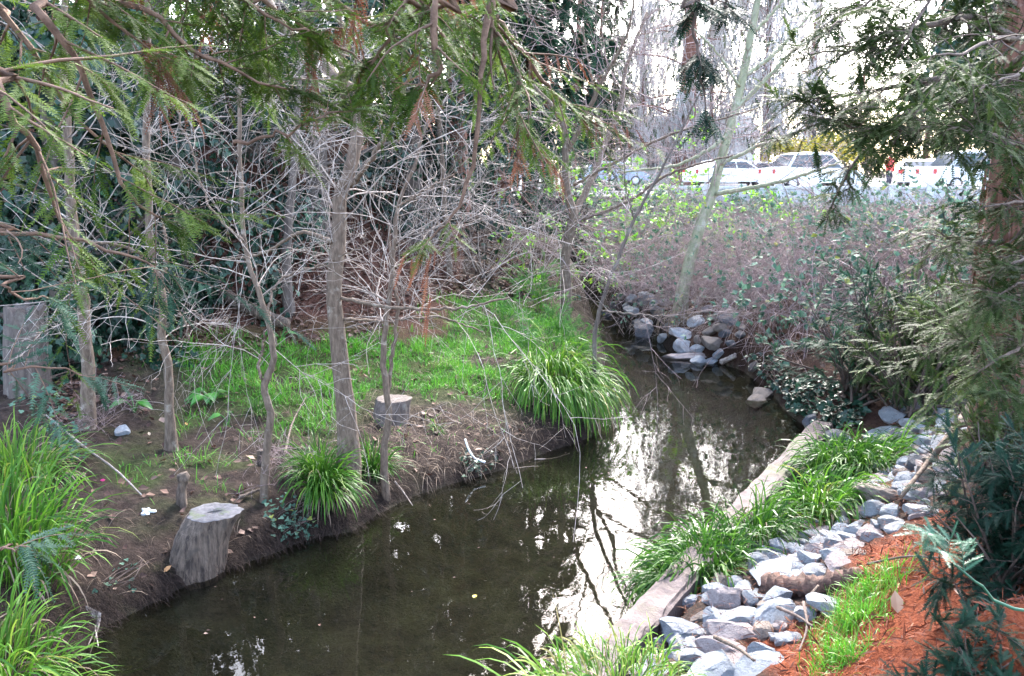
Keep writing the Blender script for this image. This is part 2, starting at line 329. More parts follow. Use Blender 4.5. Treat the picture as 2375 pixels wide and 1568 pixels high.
M['bark'] = barkmat('alder_bark', (.075,.05,.036), (.17,.12,.088), (.24,.2,.165), 11, (1,1,.3))
M['bark_dark'] = barkmat('dark_bark', (.06,.045,.04), (.13,.1,.085), (.17,.15,.13), 7, (1,1,.2))
M['bark_green'] = barkmat('mossy_pale_bark', (.17,.18,.11), (.3,.3,.2), (.4,.39,.32), 5, (1,1,.3))
M['bark_red'] = barkmat('redwood_bark', (.10,.04,.028), (.22,.1,.07), (.26,.17,.14), 9, (1,1,.06), bs=1.)
M['twig'] = barkmat('pale_lichen_twig', (.15,.115,.1), (.34,.295,.27), (.4,.37,.35), 5, (1,1,1), tintmul=True)
M['far_twig'] = barkmat('pale_hanging_twig', (.36,.33,.32), (.55,.52,.51), None, 2, (1,1,1))  # whitish twigs, colour raised further for a backlit, overexposed glow
M['twig_brown'] = barkmat('bramble_cane', (.15,.10,.1), (.34,.26,.26), (.42,.35,.36), 5, (1,1,1), tintmul=True)
M['twig_dark'] = barkmat('dark_twig', (.05,.035,.03), (.13,.09,.075), None, 6, (1,1,1), tintmul=True)
M['twig_red'] = barkmat('redwood_twig', (.09,.05,.035), (.2,.12,.085), None, 6, (1,1,1), tintmul=True)
M['dead_wood'] = barkmat('weathered_wood', (.03,.02,.016), (.17,.122,.092), (.07,.052,.042), 9, (1,1,.16), bs=1.)
M['cut_wood'] = barkmat('sawn_stump_face', (.06,.056,.062), (.13,.122,.13), (.07,.085,.04), 7, (1,1,1), bs=.4)
M['white_plastic'] = plain('white_plastic', (.75,.75,.76), .5)
M['car_white'] = plain('white_car_paint', (.8,.8,.8), .25)
M['car_orange'] = plain('orange_car_paint', (.75,.28,.06), .3)
M['car_grey'] = plain('blue_grey_car_paint', (.3,.36,.45), .3)
M['glass'] = plain('car_glass', (.05,.06,.07), .08)
M['tyre'] = plain('tyre_rubber', (.03,.03,.03), .8)
M['rim'] = plain('wheel_rim', (.5,.5,.52), .35, .8)
M['tail'] = plain('red_lamp_glass', (.5,.03,.03), .2)
M['lot_concrete'] = plain('barrier_concrete', (.55,.56,.57), .8, ns=3)
M['barrier_panel'] = plain('barrier_panel', (.42,.45,.48), .8, ns=3)
M['plaster'] = plain('pale_house_paint', (.68,.67,.66), .8, ns=.6, var=.08)
M['roof'] = plain('grey_roof_shingle', (.22,.22,.24), .85, ns=3)
def rockmat(name, a, b, c):
    m, t, o = newmat(name); tc = t.nodes.new('ShaderNodeTexCoord'); oi = t.nodes.new('ShaderNodeObjectInfo')
    ad = N_(t, 'ShaderNodeVectorMath', operation='ADD'); t.links.new(tc.outputs['Object'], ad.inputs[0])
    cb = t.nodes.new('ShaderNodeCombineXYZ'); ml = N_(t, 'ShaderNodeMath', operation='MULTIPLY'); ml.inputs[1].default_value = 37.; t.links.new(oi.outputs['Random'], ml.inputs[0])
    t.links.new(ml.outputs[0], cb.inputs[0]); t.links.new(cb.outputs[0], ad.inputs[1]); v = ad.outputs[0]
    n1 = noise(t, 2.6, 10, .78, v); n2 = noise(t, 7., 8, .8, v); n3 = noise(t, 1.1, 3, .5, v)
    col = ramp(t, n1, [(.25,a),(.5,b),(.72,c)]); col = mixc(t, ramp(t, n2, [(.3,(.8,.8,.8)),(.42,(0,0,0))]), col, tuple(x*.4 for x in a))
    col = mixc(t, ramp(t, n3, [(.5,(0,0,0)),(.7,(.45,.45,.45))]), col, (.36,.29,.26))
    col = mixc(t, 1., col, ramp(t, oi.outputs['Random'], [(0,(.75,.77,.8)),(1,(1.12,1.1,1.08))]), 'MULTIPLY')
    p = N_(t, 'ShaderNodeBsdfPrincipled', Roughness=.85); p.inputs['Specular IOR Level'].default_value = .25; t.links.new(col, p.inputs['Base Color'])
    t.links.new(bump(t, n2, .9, .12), p.inputs['Normal']); t.links.new(p.outputs[0], o.inputs[0]); return m
ROCKM = {'blue': rockmat('blue_grey_rock', (.19,.215,.25), (.41,.44,.49), (.6,.62,.66)), 'white': rockmat('pale_rock', (.28,.3,.33), (.5,.53,.57), (.66,.68,.71)),
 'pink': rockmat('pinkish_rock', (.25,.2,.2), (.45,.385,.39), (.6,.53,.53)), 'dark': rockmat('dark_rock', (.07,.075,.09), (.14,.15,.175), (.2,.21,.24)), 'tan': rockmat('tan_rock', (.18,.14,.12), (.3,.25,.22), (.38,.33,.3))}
# ---------------------------------------------------------------- ground sheet
pxg, pyg = proj(np.stack([GX, GY, GZ], -1)); vis = (GY > 1)
MULCH = [(4200,700),(2374,1090),(2260,1150),(2160,1190),(2080,1240),(1960,1290),(1990,1330),(1900,1440),(1800,1450),(1740,1490),(1720,1520),(1800,1560),(1820,1640),(4200,1640)]
GRASS1 = [(560,1010),(520,930),(430,900),(390,790),(560,770),(680,800),(820,790),(900,760),(1000,700),(1120,690),(1300,750),(1340,800),(1240,860),(1180,930),(1100,930),(1000,940),(960,910),(860,900),(800,1000),(700,1040)]
GRASS2 = [(270,780),(330,730),(400,800),(330,880)]
GRASS3 = [(390,1110),(430,960),(600,960),(610,1090),(560,1150),(440,1140)]
GRASS4 = [(230,1150),(300,1040),(390,1060),(370,1170),(290,1190)]
LITTER = [(250,760),(130,560),(300,480),(560,440),(760,520),(820,590),(1050,640),(900,700),(800,770),(700,780),(560,770),(420,800)]
def soft(poly, px, py, w):
    d = segdist(px, py, poly); return np.where(inpoly(px, py, poly), .5+.5*np.clip(d/w,0,1), .5-.5*np.clip(d/w,0,1))
wig = (fbm(GX*1.5, GY*1.5, 21)-.47)*120
w_m = np.where(vis & (GX > .5) & (GY < 14) & (GY > 1.5), soft(MULCH, pxg+wig*.4, pyg+wig*.3, 20), 0)
nb = vis & (GX < 3.) & (GY < 26)
w_g = np.where(nb, np.maximum.reduce([soft(g, pxg+wig, pyg+wig*.4, 60) for g in (GRASS1,GRASS2,GRASS3,GRASS4)]), 0)*sstep(.35,.6,fbm(GX*1.3,GY*1.3,33)+.12)
w_l = np.where(nb | ((GX < 0)&(GY>8)), np.maximum(soft(LITTER, pxg+wig, pyg+wig*.5, 50), ((GX < -1)&(GY > 12))*1.), 0)
w_l = np.maximum(w_l, ((GX > 3.2)&(GY > 7)&(GY < 31))*.5)
insd = inpoly(GX, GY, CREEK); w_bed = insd.astype(float)
w_wet_shade = (1-sstep(.1,.55,segdist(GX,GY,CREEK)))*(1-w_bed)*(GY < 30)  # damp soil by the water, darkened further as shade of an undercut bank
mb = MB(); ny, nx = GX.shape; idx = np.arange(ny*nx).reshape(ny,nx)
mb.add(np.stack([GX,GY,GZ],-1).reshape(-1,3), np.stack([idx[:-1,:-1],idx[:-1,1:],idx[1:,1:],idx[1:,:-1]],-1).reshape(-1,4))
m, t, o = newmat('bank_ground')
def A_(n): return N_(t, 'ShaderNodeAttribute', attribute_name=n).outputs['Fac']
n_f = noise(t, 14., 8, .7); n_m = noise(t, 3., 5, .6); n_c = noise(t, 45., 4, .7)
col = ramp(t, n_f, [(.25,(.014,.009,.008)),(.5,(.04,.027,.022)),(.75,(.09,.062,.05))])
col = mixc(t, ramp(t, n_m, [(.55,(0,0,0)),(.75,(.5,.5,.5))]), col, (.05,.06,.018))
col = mixc(t, A_('litter'), col, ramp(t, n_c, [(.3,(.025,.011,.008)),(.5,(.085,.036,.025)),(.7,(.17,.085,.06))]))
col = mixc(t, A_('grass'), col, ramp(t, n_f, [(.3,(.02,.03,.008)),(.6,(.05,.075,.018)),(.8,(.09,.07,.035))]))
col = mixc(t, A_('mulch'), col, ramp(t, n_c, [(.25,(.06,.013,.007)),(.5,(.19,.045,.018)),(.75,(.3,.085,.035))]))
col = mixc(t, A_('bed'), col, mixc(t, ramp(t, n_m, [(.38,(0,0,0)),(.62,(1,1,1))]), ramp(t, n_f, [(.3,(.02,.018,.014)),(.7,(.06,.052,.038))]), ramp(t, n_c, [(.3,(.035,.037,.022)),(.7,(.08,.074,.048))])))
wet_shade = N_(t, 'ShaderNodeMath', operation='MULTIPLY'); wet_shade.inputs[1].default_value = .9; t.links.new(A_('wet'), wet_shade.inputs[0])
col = mixc(t, wet_shade.outputs[0], col, mixc(t, 1., col, (.45,.43,.42), 'MULTIPLY'))  # damp tone and painted undercut shade share this darkening
p = N_(t, 'ShaderNodeBsdfPrincipled', Roughness=.95); p.inputs['Specular IOR Level'].default_value = .15; t.links.new(col, p.inputs['Base Color'])
bm_ = N_(t, 'ShaderNodeMath', operation='ADD'); t.links.new(n_f, bm_.inputs[0]); t.links.new(n_c, bm_.inputs[1])
t.links.new(bump(t, bm_.outputs[0], .9, .05), p.inputs['Normal']); t.links.new(p.outputs[0], o.inputs[0])
go = mb.build('ground', m, smooth=True); tag(go, kind='structure')
for n, a in (('mulch',w_m),('grass',w_g),('litter',w_l),('bed',w_bed),('wet',w_wet_shade)):
    at_ = go.data.attributes.new(n, 'FLOAT', 'POINT'); at_.data.foreach_set('value', a.astype(np.float32).ravel())
# water sheet
m, t, o = newmat('creek_water'); fr = N_(t, 'ShaderNodeFresnel', IOR=1.33); tr = t.nodes.new('ShaderNodeBsdfTransparent'); tr.inputs[0].default_value = (.72,.72,.62,1)
gl = N_(t, 'ShaderNodeBsdfGlossy', Roughness=.015); mx = t.nodes.new('ShaderNodeMixShader')
nw = noise(t, 2.6, 3, .5, stretch=(1,.6,1)); nw2 = noise(t, 11, 2, .5); am = N_(t, 'ShaderNodeMath', operation='MULTIPLY_ADD'); am.inputs[1].default_value = .12; t.links.new(nw2, am.inputs[0]); t.links.new(nw, am.inputs[2])
bn = bump(t, am.outputs[0], .06, .03); t.links.new(bn, gl.inputs['Normal']); t.links.new(bn, fr.inputs['Normal'])
t.links.new(fr.outputs[0], mx.inputs[0]); t.links.new(tr.outputs[0], mx.inputs[1]); t.links.new(gl.outputs[0], mx.inputs[2]); t.links.new(mx.outputs[0], o.inputs[0])
mb = MB(); xs = np.linspace(-5,7,25); ys = np.linspace(-6,32,77); a, b = np.meshgrid(xs, ys); ii = np.arange(a.size).reshape(a.shape)
mb.add(np.stack([a,b,a*0],-1).reshape(-1,3), np.stack([ii[:-1,:-1],ii[:-1,1:],ii[1:,1:],ii[1:,:-1]],-1).reshape(-1,4)); tag(mb.build('creek_water', m, smooth=True), kind='structure')
# concrete retaining wall: rough edged, its length cut in three pours
m, t, o = newmat('old_concrete'); n1 = noise(t, 6, 8, .7); n2 = noise(t, 40, 4, .7); c = ramp(t, n1, [(.3,(.065,.05,.047)),(.55,(.125,.094,.09)),(.75,(.185,.145,.14))])
c = mixc(t, ramp(t, n2, [(.3,(.5,.5,.5)),(.45,(0,0,0))]), c, (.12,.1,.09)); c = mixc(t, ramp(t, noise(t, 2.2, 4), [(.55,(0,0,0)),(.7,(.6,.6,.6))]), c, (.1,.12,.05))
p = N_(t, 'ShaderNodeBsdfPrincipled', Roughness=.9); t.links.new(c, p.inputs['Base Color']); t.links.new(bump(t, n2, .6, .02), p.inputs['Normal']); t.links.new(p.outputs[0], o.inputs[0]); M['concrete'] = m
mb = MB(); Lw = float(np.linalg.norm(wb+wdir*.25-wnear)); n = int(Lw/.06); prof = np.array([[0,-.45],[0,.1],[0,.25],[.02,.275],[.1,.285],[.2,.282],[.28,.28],[.31,.268],[.33,.24],[.33,-.1]]); k = len(prof)
s_ = np.linspace(0, Lw, n); base = wnear[None]+wdir[None]*s_[:,None]
off = (vnoise(s_*4, s_*0, 5)-.5)*.022
V = np.zeros((n,k,3)); jit = rng.normal(size=(n,k))*.006
for q in range(k):
    w_ = prof[q,0]*.78+off*(1 if q < 4 else (-.6 if q > 6 else 0))+jit[:,q]; V[:,q,:2] = base+WR[None]*w_[:,None]; V[:,q,2] = prof[q,1]+(vnoise(s_*3, s_*0+q, 9)-.5)*.03*(1 if 1 < q < 9 else 0)+jit[:,q]*.6
ii = np.arange(n*k).reshape(n,k); mb.add(V.reshape(-1,3), [np.stack([ii[:-1,:-1],ii[1:,:-1],ii[1:,1:],ii[:-1,1:]],-1).reshape(-1,4)[:,::-1], ii[-1:,:], ii[:1,::-1]])
tag(mb.build('concrete_wall', M['concrete'], origin=(*wa,0)), 'low weathered concrete retaining wall running along the water', 'wall')
# ---------------------------------------------------------------- rocks
def rockmesh(seed, flat=1.):
    """an angular quarried stone: a ball cut by random planes, its edges chipped"""
    r = np.random.default_rng(seed); b = bmesh.new(); bmesh.ops.create_icosphere(b, subdivisions=2, radius=1)
    for k in range(r.integers(8,13)):
        n = nrm(r.normal(size=3)); g = bmesh.ops.bisect_plane(b, geom=b.verts[:]+b.edges[:]+b.faces[:], plane_co=n*r.uniform(.5,.86), plane_no=n, clear_outer=True)
        e = [x for x in g['geom_cut'] if isinstance(x, bmesh.types.BMEdge)]
        if len(e) > 2: bmesh.ops.holes_fill(b, edges=e, sides=0)
    bmesh.ops.dissolve_limit(b, angle_limit=.12, verts=b.verts[:], edges=b.edges[:]); bmesh.ops.bevel(b, geom=b.edges[:], offset=.045, segments=1, affect='EDGES', clamp_overlap=True)
    bmesh.ops.triangulate(b, faces=b.faces[:]); bmesh.ops.subdivide_edges(b, edges=[e for e in b.edges if e.calc_length() > .25], cuts=2, use_grid_fill=True); bmesh.ops.triangulate(b, faces=b.faces[:])
    v = np.array([x.co[:] for x in b.verts]); d1 = r.normal(size=3)*3; d2 = r.normal(size=3)*7
    v = v*(1+.035*np.sin(v@d1+1)+.025*np.sin(v@d2))[:,None]+r.normal(size=v.shape)*.011; v = v-(v.max(0)+v.min(0))/2; v = v/np.abs(v).max(0)*np.array([1,r.uniform(.68,.95),r.uniform(.55,.8)])
    for x, c in zip(b.verts, v): x.co = c
    bmesh.ops.recalc_face_normals(b, faces=b.faces[:]); me = bpy.data.meshes.new('rock'); b.to_mesh(me); b.free()
    me.polygons.foreach_set('use_smooth', np.ones(len(me.polygons), bool)); me.set_sharp_from_angle(angle=math.radians(24)); return me
ROCKV = [rockmesh(100+i) for i in range(14)]
RM = {(i,c): None for i in range(14) for c in ROCKM}
def rock(p, sx, sz, colr, label, group, name='rock', vi=None, sink=.3, yaw=None, tilt=.35):
    vi = random.randrange(14) if vi is None else vi
    if RM[(vi,colr)] is None:
        me = ROCKV[vi].copy(); me.materials.append(ROCKM[colr]); RM[(vi,colr)] = me
    o = bpy.data.objects.new(name, RM[(vi,colr)]); COL.objects.link(o)
    o.scale = (sx*.56, sx*.56*random.uniform(.85,1.15), sz*.62); o.location = (float(p[0]), float(p[1]), float(p[2])+sz*(.5-sink)); o.rotation_euler = (random.uniform(-tilt,tilt), random.uniform(-tilt,tilt), random.uniform(0,6.28) if yaw is None else yaw)
    return tag(o, label, 'rock', group)
def C6(x, y): return (1600+x/1.887)*.9496, (820+y/1.887)*.9496
def C9(x, y): return (1450+x/4.75)*.9496, (650+y/4.75)*.9496
R6 = [(190,1210,150,90,'blue'),(330,1195,150,130,'pink'),(545,1270,200,150,'blue'),(425,1200,70,90,'blue'),(370,1285,170,65,'blue'),(225,1285,110,75,'tan'),(115,1340,220,135,'blue'),(355,1345,220,100,'pink'),(490,1345,110,100,'tan'),(30,1410,75,65,'blue'),(120,1405,95,75,'blue'),(65,1455,65,55,'blue'),(165,1475,145,90,'blue'),(320,1425,210,110,'pink'),(475,1510,215,110,'white'),(275,1525,220,110,'white'),(15,1475,55,45,'blue'),(560,1375,65,55,'blue'),(695,1270,100,95,'blue'),(800,1225,160,95,'white'),
(470,1035,115,130,'blue'),(460,970,85,75,'blue'),(575,965,95,100,'blue'),(570,1025,105,75,'blue'),(655,945,115,75,'white'),(615,900,145,55,'blue'),(725,915,95,45,'blue'),(750,945,85,55,'white'),(815,915,105,75,'blue'),(745,985,105,65,'pink'),(670,1005,95,75,'blue'),(545,1085,200,100,'white'),(645,1110,95,55,'white'),(735,1070,115,95,'white'),(655,1070,85,65,'blue'),(830,1010,125,85,'white'),(895,965,135,75,'pink'),(640,855,85,65,'blue'),
(1000,905,115,65,'pink'),(920,890,85,85,'blue'),(1010,790,85,85,'white'),(1090,800,95,95,'white'),(1040,715,190,90,'tan'),(960,805,75,65,'pink'),(1120,870,105,55,'white'),(1030,860,75,45,'blue'),(1180,720,105,75,'white'),(1170,685,125,50,'blue'),(1155,640,65,75,'blue'),(1205,575,95,85,'dark'),(1225,615,60,35,'blue'),(1210,795,135,65,'white'),(1270,800,65,45,'blue'),(1300,700,85,65,'white'),(1310,650,65,55,'pink'),
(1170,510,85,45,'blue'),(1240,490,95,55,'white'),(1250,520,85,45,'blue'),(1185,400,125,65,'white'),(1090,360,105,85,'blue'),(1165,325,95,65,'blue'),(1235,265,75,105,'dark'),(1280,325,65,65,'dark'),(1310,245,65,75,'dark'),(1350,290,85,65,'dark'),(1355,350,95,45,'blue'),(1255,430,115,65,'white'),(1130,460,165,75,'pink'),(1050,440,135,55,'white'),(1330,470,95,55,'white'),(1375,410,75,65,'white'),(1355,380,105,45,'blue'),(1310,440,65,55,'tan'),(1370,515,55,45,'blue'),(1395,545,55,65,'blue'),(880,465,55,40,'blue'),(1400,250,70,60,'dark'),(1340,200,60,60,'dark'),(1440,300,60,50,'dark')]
def size_word(w): return 'big' if w > .42 else ('mid-sized' if w > .27 else 'small')
CW = {'blue':'blue grey','white':'pale grey','pink':'pinkish grey','dark':'dark grey','tan':'tan brown'}
def where6(x, y):
    if y > 1440: return 'at the near riprap end beside the mulch' if x > 380 else 'at the near riprap end above the sedge'
    if y > 1120: return 'lying against the concrete wall' if x < 260 else ('beside the rotten log' if x > 520 else 'in the near heap below the rotten log')
    if y > 1030: return 'just above the rotten log'
    if y > 880: return 'between the lower sedges and the mulch' if x < 700 else 'at the lower edge of the mulch'
    if y > 620: return 'beside the long fallen branch' if x > 1080 else 'below the upper sedge tussocks'
    if y > 370: return 'beyond the upper sedge tussock'
    return 'in the dark hollow under the shrub'
placed = []; used_l = {}
def shape_word(w, h): return 'flat' if h < .55*w else ('upright' if h > 1.05*w else ('blocky' if h > .8*w else 'angular'))
for q, (x, y, w, h, c) in enumerate(R6):
    px, py = C6(x, y+h*.3); b = G(px, py); mpp = pxm(b)*.9496/1.887; sx = w*mpp*1.18; sz = h*mpp*1.3
    lab = f"{size_word(sx)} {shape_word(w,h)} {CW[c]} rock {where6(x,y)}"; used_l[lab] = used_l.get(lab,0)+1
    b = b-np.array([0, .0, .02]); rock(b, sx, sz, c, lab, 'riprap rocks along the right bank', vi=q % 14, sink=.32); placed.append((b[0], b[1], sx*.5))
# gaps filled with smaller stones
FILL = [C6(*q) for q in ((-40,1500),(60,1260),(200,1130),(420,1120),(440,900),(560,860),(700,830),(900,780),(1000,620),(1010,470),(1080,330),(1250,220),(1430,220),(1430,500),(1380,700),(1240,840),(1050,930),(880,1040),(770,1120),(640,1200),(740,1300),(620,1400),(480,1440),(520,1560),(-40,1560))]
cand = rng.uniform((.3,3.6),(5.5,12.5),(9000,2)); gz = ground(cand[:,0], cand[:,1]); cx_, cy_ = proj(np.stack([cand[:,0],cand[:,1],gz],-1)); ok = inpoly(cx_, cy_, FILL)
nfill = 0
for (x, y), z in zip(cand[ok], gz[ok]):
    r = random.uniform(.05,.13)
    sd_ = (x-wa[0])*WR[0]+(y-wa[1])*WR[1]
    if sd_ < .42 or any((x-a)**2+(y-b)**2 < (rr*.6+r*.6)**2 for a, b, rr in placed): continue
    c = random.choice(['blue','blue','white','pink','tan']); px, py = proj(np.array([x,y,z])); wx = where6((px/.9496-1600)*1.887, (py/.9496-820)*1.887)
    fl = random.choice((1.15,1.75,2.1)); rock((x,y,z-.03), r*2.2, r*fl, c, f"{'tiny' if r < .078 else ('fist sized' if r < .105 else 'stout')} {'flat' if fl < 1.5 else ('chunky' if fl < 2 else 'upright')} {CW[c]} stone {wx}", 'riprap rocks along the right bank', sink=.3); placed.append((x,y,r)); nfill += 1
    if nfill > 190: break
R9 = [(330,340,100,90,'pink'),(430,370,110,110,'blue'),(620,340,170,120,'blue'),(470,520,220,120,'blue'),(560,420,110,90,'dark'),(780,360,140,100,'tan'),(850,410,150,110,'pink'),(730,510,160,130,'dark'),(1190,625,200,90,'blue'),(1310,490,120,100,'pink'),(1560,520,130,120,'pink'),(1580,610,230,140,'dark'),(1500,700,210,120,'tan'),(1530,780,140,90,'dark'),(1400,590,130,80,'tan'),(1010,780,250,140,'blue'),(1200,840,90,130,'tan'),(1340,750,160,110,'tan'),(1360,880,220,150,'tan'),(1030,915,200,140,'blue'),(1190,945,140,110,'blue'),(1090,1050,500,110,'pink'),(1210,1135,190,95,'white'),(1370,1105,150,90,'blue'),(1450,1005,120,100,'blue'),(1700,780,120,90,'dark'),(1720,710,120,80,'tan'),(800,830,130,100,'blue'),(620,650,150,100,'blue'),(520,650,130,80,'dark'),(640,750,110,80,'dark'),(1590,890,130,100,'dark'),(1860,1160,110,150,'tan'),(250,440,110,90,'dark'),(380,450,90,80,'blue'),(920,560,120,90,'dark'),(700,420,100,80,'blue'),(880,690,120,80,'dark')]
def where9(x, y):
    if y > 980: return "at the water's edge below the bramble bank"
    if x < 700: return 'by the riffle beneath the pale trunk'
    if x < 1100 and y < 720: return "beside the pale leaning tree's root tuft"
    return 'in the far stone heap under the brambles'
for q, (x, y, w, h, c) in enumerate(R9):
    px, py = C9(x, y+h*.35); b = G(px, py); b[2] = max(b[2], -.03); mpp = pxm(b)*.9496/4.75; sx = w*mpp*1.18; sz = h*mpp*1.3
    if w == 500: lab = "long flat pale slab of stone lying at the far water's edge"
    else: lab = f"{size_word(sx)} {shape_word(w,h)} {CW[c]} rock {where9(x,y)}"
    rk = rock(b, sx, sz, c, lab, 'rocks on the far bank', vi=(q*5+3) % 14, sink=.3, yaw=0. if w == 500 else None, tilt=.1 if w == 500 else .35)
    if w == 500: rk.scale[1] = sx*.3
for (x, y, w, h, lab, c) in [(1765,922,60,18,'flat wet rock breaking the water below the bramble bank','tan'),(1756,938,48,14,'lower flat wet rock lying in the shallow water','tan'),(1935,1010,50,30,'dark stone at the end of the concrete wall','dark'),(1880,975,40,30,'small dark stone in ivy by the water','dark'),(283,997,28,18,'round pale stone on bare soil between two slim trunks','white'),(1415,725,40,14,'dark rock at the riffle under the bare trunk','dark'),(1500,762,70,22,'dark wet rock at the riffle edge','dark')]:
    b = G(px:=x, y+h*.4); b[2] = max(b[2], -.04); s = pxm(b); rock(b, w*s*1.1, h*s*1.6, c, lab, None, sink=.35)
# ---------------------------------------------------------------- trees with bare branches
def way3(ways, y0):
    pts = np.array([D(a, b, y0+d) for a, b, w, d in ways]); r = np.array([w*pxm(p)*.42 for (a, b, w, d), p in zip(ways, pts)]); return pts, r
def limbmesh(pts, r, n, S, rough=.05, wob=.006, flare=0.):
    c = spline(pts, n); rr = np.interp(np.linspace(0,1,n), np.linspace(0,1,len(r)), r); c[1:-1] += rng.normal(size=(n-2,3))*wob
    if flare: rr = rr*(1+flare*np.exp(-np.linspace(0,1,n)*n/3.))
    return c, rr
def bare_tree(name, label, ways, limbs=(), mats=('bark','twig'), nt=(14,60,160), tl=((.7,1.9),(.3,.8),(.12,.35)), t0=.3, grav=-.02, up=.1, group=None, cat='tree', base=None, flat=.4, flare=.5, ang=(50,85), wig=.16, sink=.12):
    b = G(ways[0][0], ways[0][1]) if base is None else np.array(base); y0 = b[1]; b[2] = ground(b[0], b[1])
    root = thing(name, label, cat, b, group); pts, r = way3(ways, y0); pts[0] = b-np.array([0,0,sink])
    c, rr = limbmesh(pts, r, 36, 12, flare=flare); mb = MB(); tubes(mb, c, rr, 12, rough=.025, cap=True); mb.build('trunk', M[mats[0]], root, True)
    src = [(c, rr)]
    for L in limbs:
        p2, r2 = way3(L, y0); c2, rr2 = limbmesh(p2, r2, 36, 8, wob=.008); mb = MB(); tubes(mb, c2, rr2, 8, rough=.03, cap=True); mb.build('limb', M[mats[0]], root, True); src.append((c2, rr2))
    Pn = np.array([s[0] for s in src]); R = np.array([s[1] for s in src])
    if nt[0]:
        mb = MB(); a, ra = grow(Pn, np.minimum(R,.03), int(nt[0]*1.08), t0, 1., (tl[0][0]*1.1,tl[0][1]*1.2), ang, 12, wig*.7, grav-.006, up+.02, .27, .0032, .3, flat)
        tubes(mb, a, ra, 5, rng.uniform(.2,.9,len(a)))
        b2, rb_ = grow(a, ra, int(nt[1]*1.05), .15, 1., tl[1], (25,65), 8, wig*.75, grav-.015, .1, .6, .0024, .4); tubes(mb, b2, rb_, 4, rng.uniform(.3,1,len(b2)))
        if nt[2]:
            c3, rc = grow(b2, rb_, int(nt[2]*1.1), .1, 1., tl[2], (30,80), 4, .2, 0, .05, .65, .0018, .5); tubes(mb, c3, rc, 3, rng.uniform(.4,1,len(c3)))
        mb.build('twigs', M[mats[1]], root, True)
    return root, Pn, R
# the alder with the thick trunk by the water
bare_tree('alder_tree', 'thickest bare grey trunk, standing between sedge tussocks at the water edge', [(803,1140,62,0),(806,1020,50,0),(790,860,46,0),(775,700,42,0),(782,560,40,.05),(792,450,38,.1),(815,390,36,.1),(828,290,34,.15),(812,215,34,.2),(770,170,34,.3),(730,130,36,.5),(690,100,30,.8),(640,40,24,1.2),(600,-60,20,1.6)],
 [[(800,230,26,.2),(790,150,20,.1),(795,70,17,0),(775,-20,14,-.1),(780,-120,9,-.2)],[(812,430,16,.1),(850,385,15,-.1),(900,300,12,-.3),(930,230,10,-.5),(975,120,8,-.7)],[(770,560,12,0),(700,540,10,.2),(600,590,8,.5),(520,600,5,.8)],[(785,690,10,0),(900,712,9,-.2),(1050,716,7,-.4),(1180,690,5,-.5)],[(795,740,8,0),(900,745,7,.3),(1010,735,6,.5),(1120,770,4,.6)]],
 nt=(44,240,620), tl=((.8,2.4),(.3,.9),(.12,.35)), grav=-.03)
bare_tree('alder_tree', 'straight grey trunk beside the dead bush, second from the picture edge', [(200,990,40,0),(203,880,33,0),(196,740,32,0),(186,640,34,0),(172,550,30,.1),(160,400,26,.2),(150,200,22,.3),(150,-60,16,.4)], [], nt=(16,60,140), t0=.35)
bare_tree('alder_tree', 'slim crooked trunk with reddish bark foot on the soil bank', [(398,1042,30,0),(392,950,22,0),(388,850,23,0),(375,770,22,0),(378,690,22,0),(352,600,22,0),(346,480,20,.05),(338,300,20,.1),(340,120,18,.15),(345,-80,14,.2)],
 [[(385,760,8,0),(420,730,7,-.1),(440,790,5,-.2)],[(360,620,12,0),(310,580,10,-.2),(240,565,8,-.4),(150,560,6,-.6)],[(375,660,9,0),(386,590,9,.1),(380,520,8,.2)]], nt=(30,160,380), grav=-.02)
bare_tree('alder_tree', 'slim smooth grey sapling with a kink, growing beside a square of pale board', [(608,1160,18,0),(618,1050,19,0),(628,960,20,0),(612,900,20,0),(634,830,18,0),(622,740,16,0),(592,650,14,.05),(566,560,13,.1),(556,400,12,.15),(555,200,11,.2),(552,-60,9,.2)],
 [[(614,905,9,0),(600,850,8,0),(607,810,7,.1),(615,770,5,.1)],[(618,740,8,0),(650,650,7,.3),(760,610,5,.5),(860,560,4,.6)],[(566,560,7,0),(480,470,6,.3),(420,280,6,.5),(330,140,5,.7),(250,0,4,.8)]], nt=(30,160,420), grav=-.02)
bare_tree('alder_tree', 'slender double stemmed grey sapling standing right of the thickest trunk', [(895,1150,18,0),(890,1040,18,0),(902,960,17,0),(890,860,17,0),(893,760,15,0),(905,660,13,.05),(915,560,12,.1),(922,480,11,.15),(960,390,9,.2),(990,290,7,.3),(1040,220,4,.4)],
 [[(900,950,11,0),(906,850,11,.1),(922,730,10,.2),(912,640,8,.3),(900,520,6,.4)],[(922,480,6,.1),(990,440,6,0),(1060,400,5,-.1)]], nt=(34,170,420), t0=.4, grav=-.02)
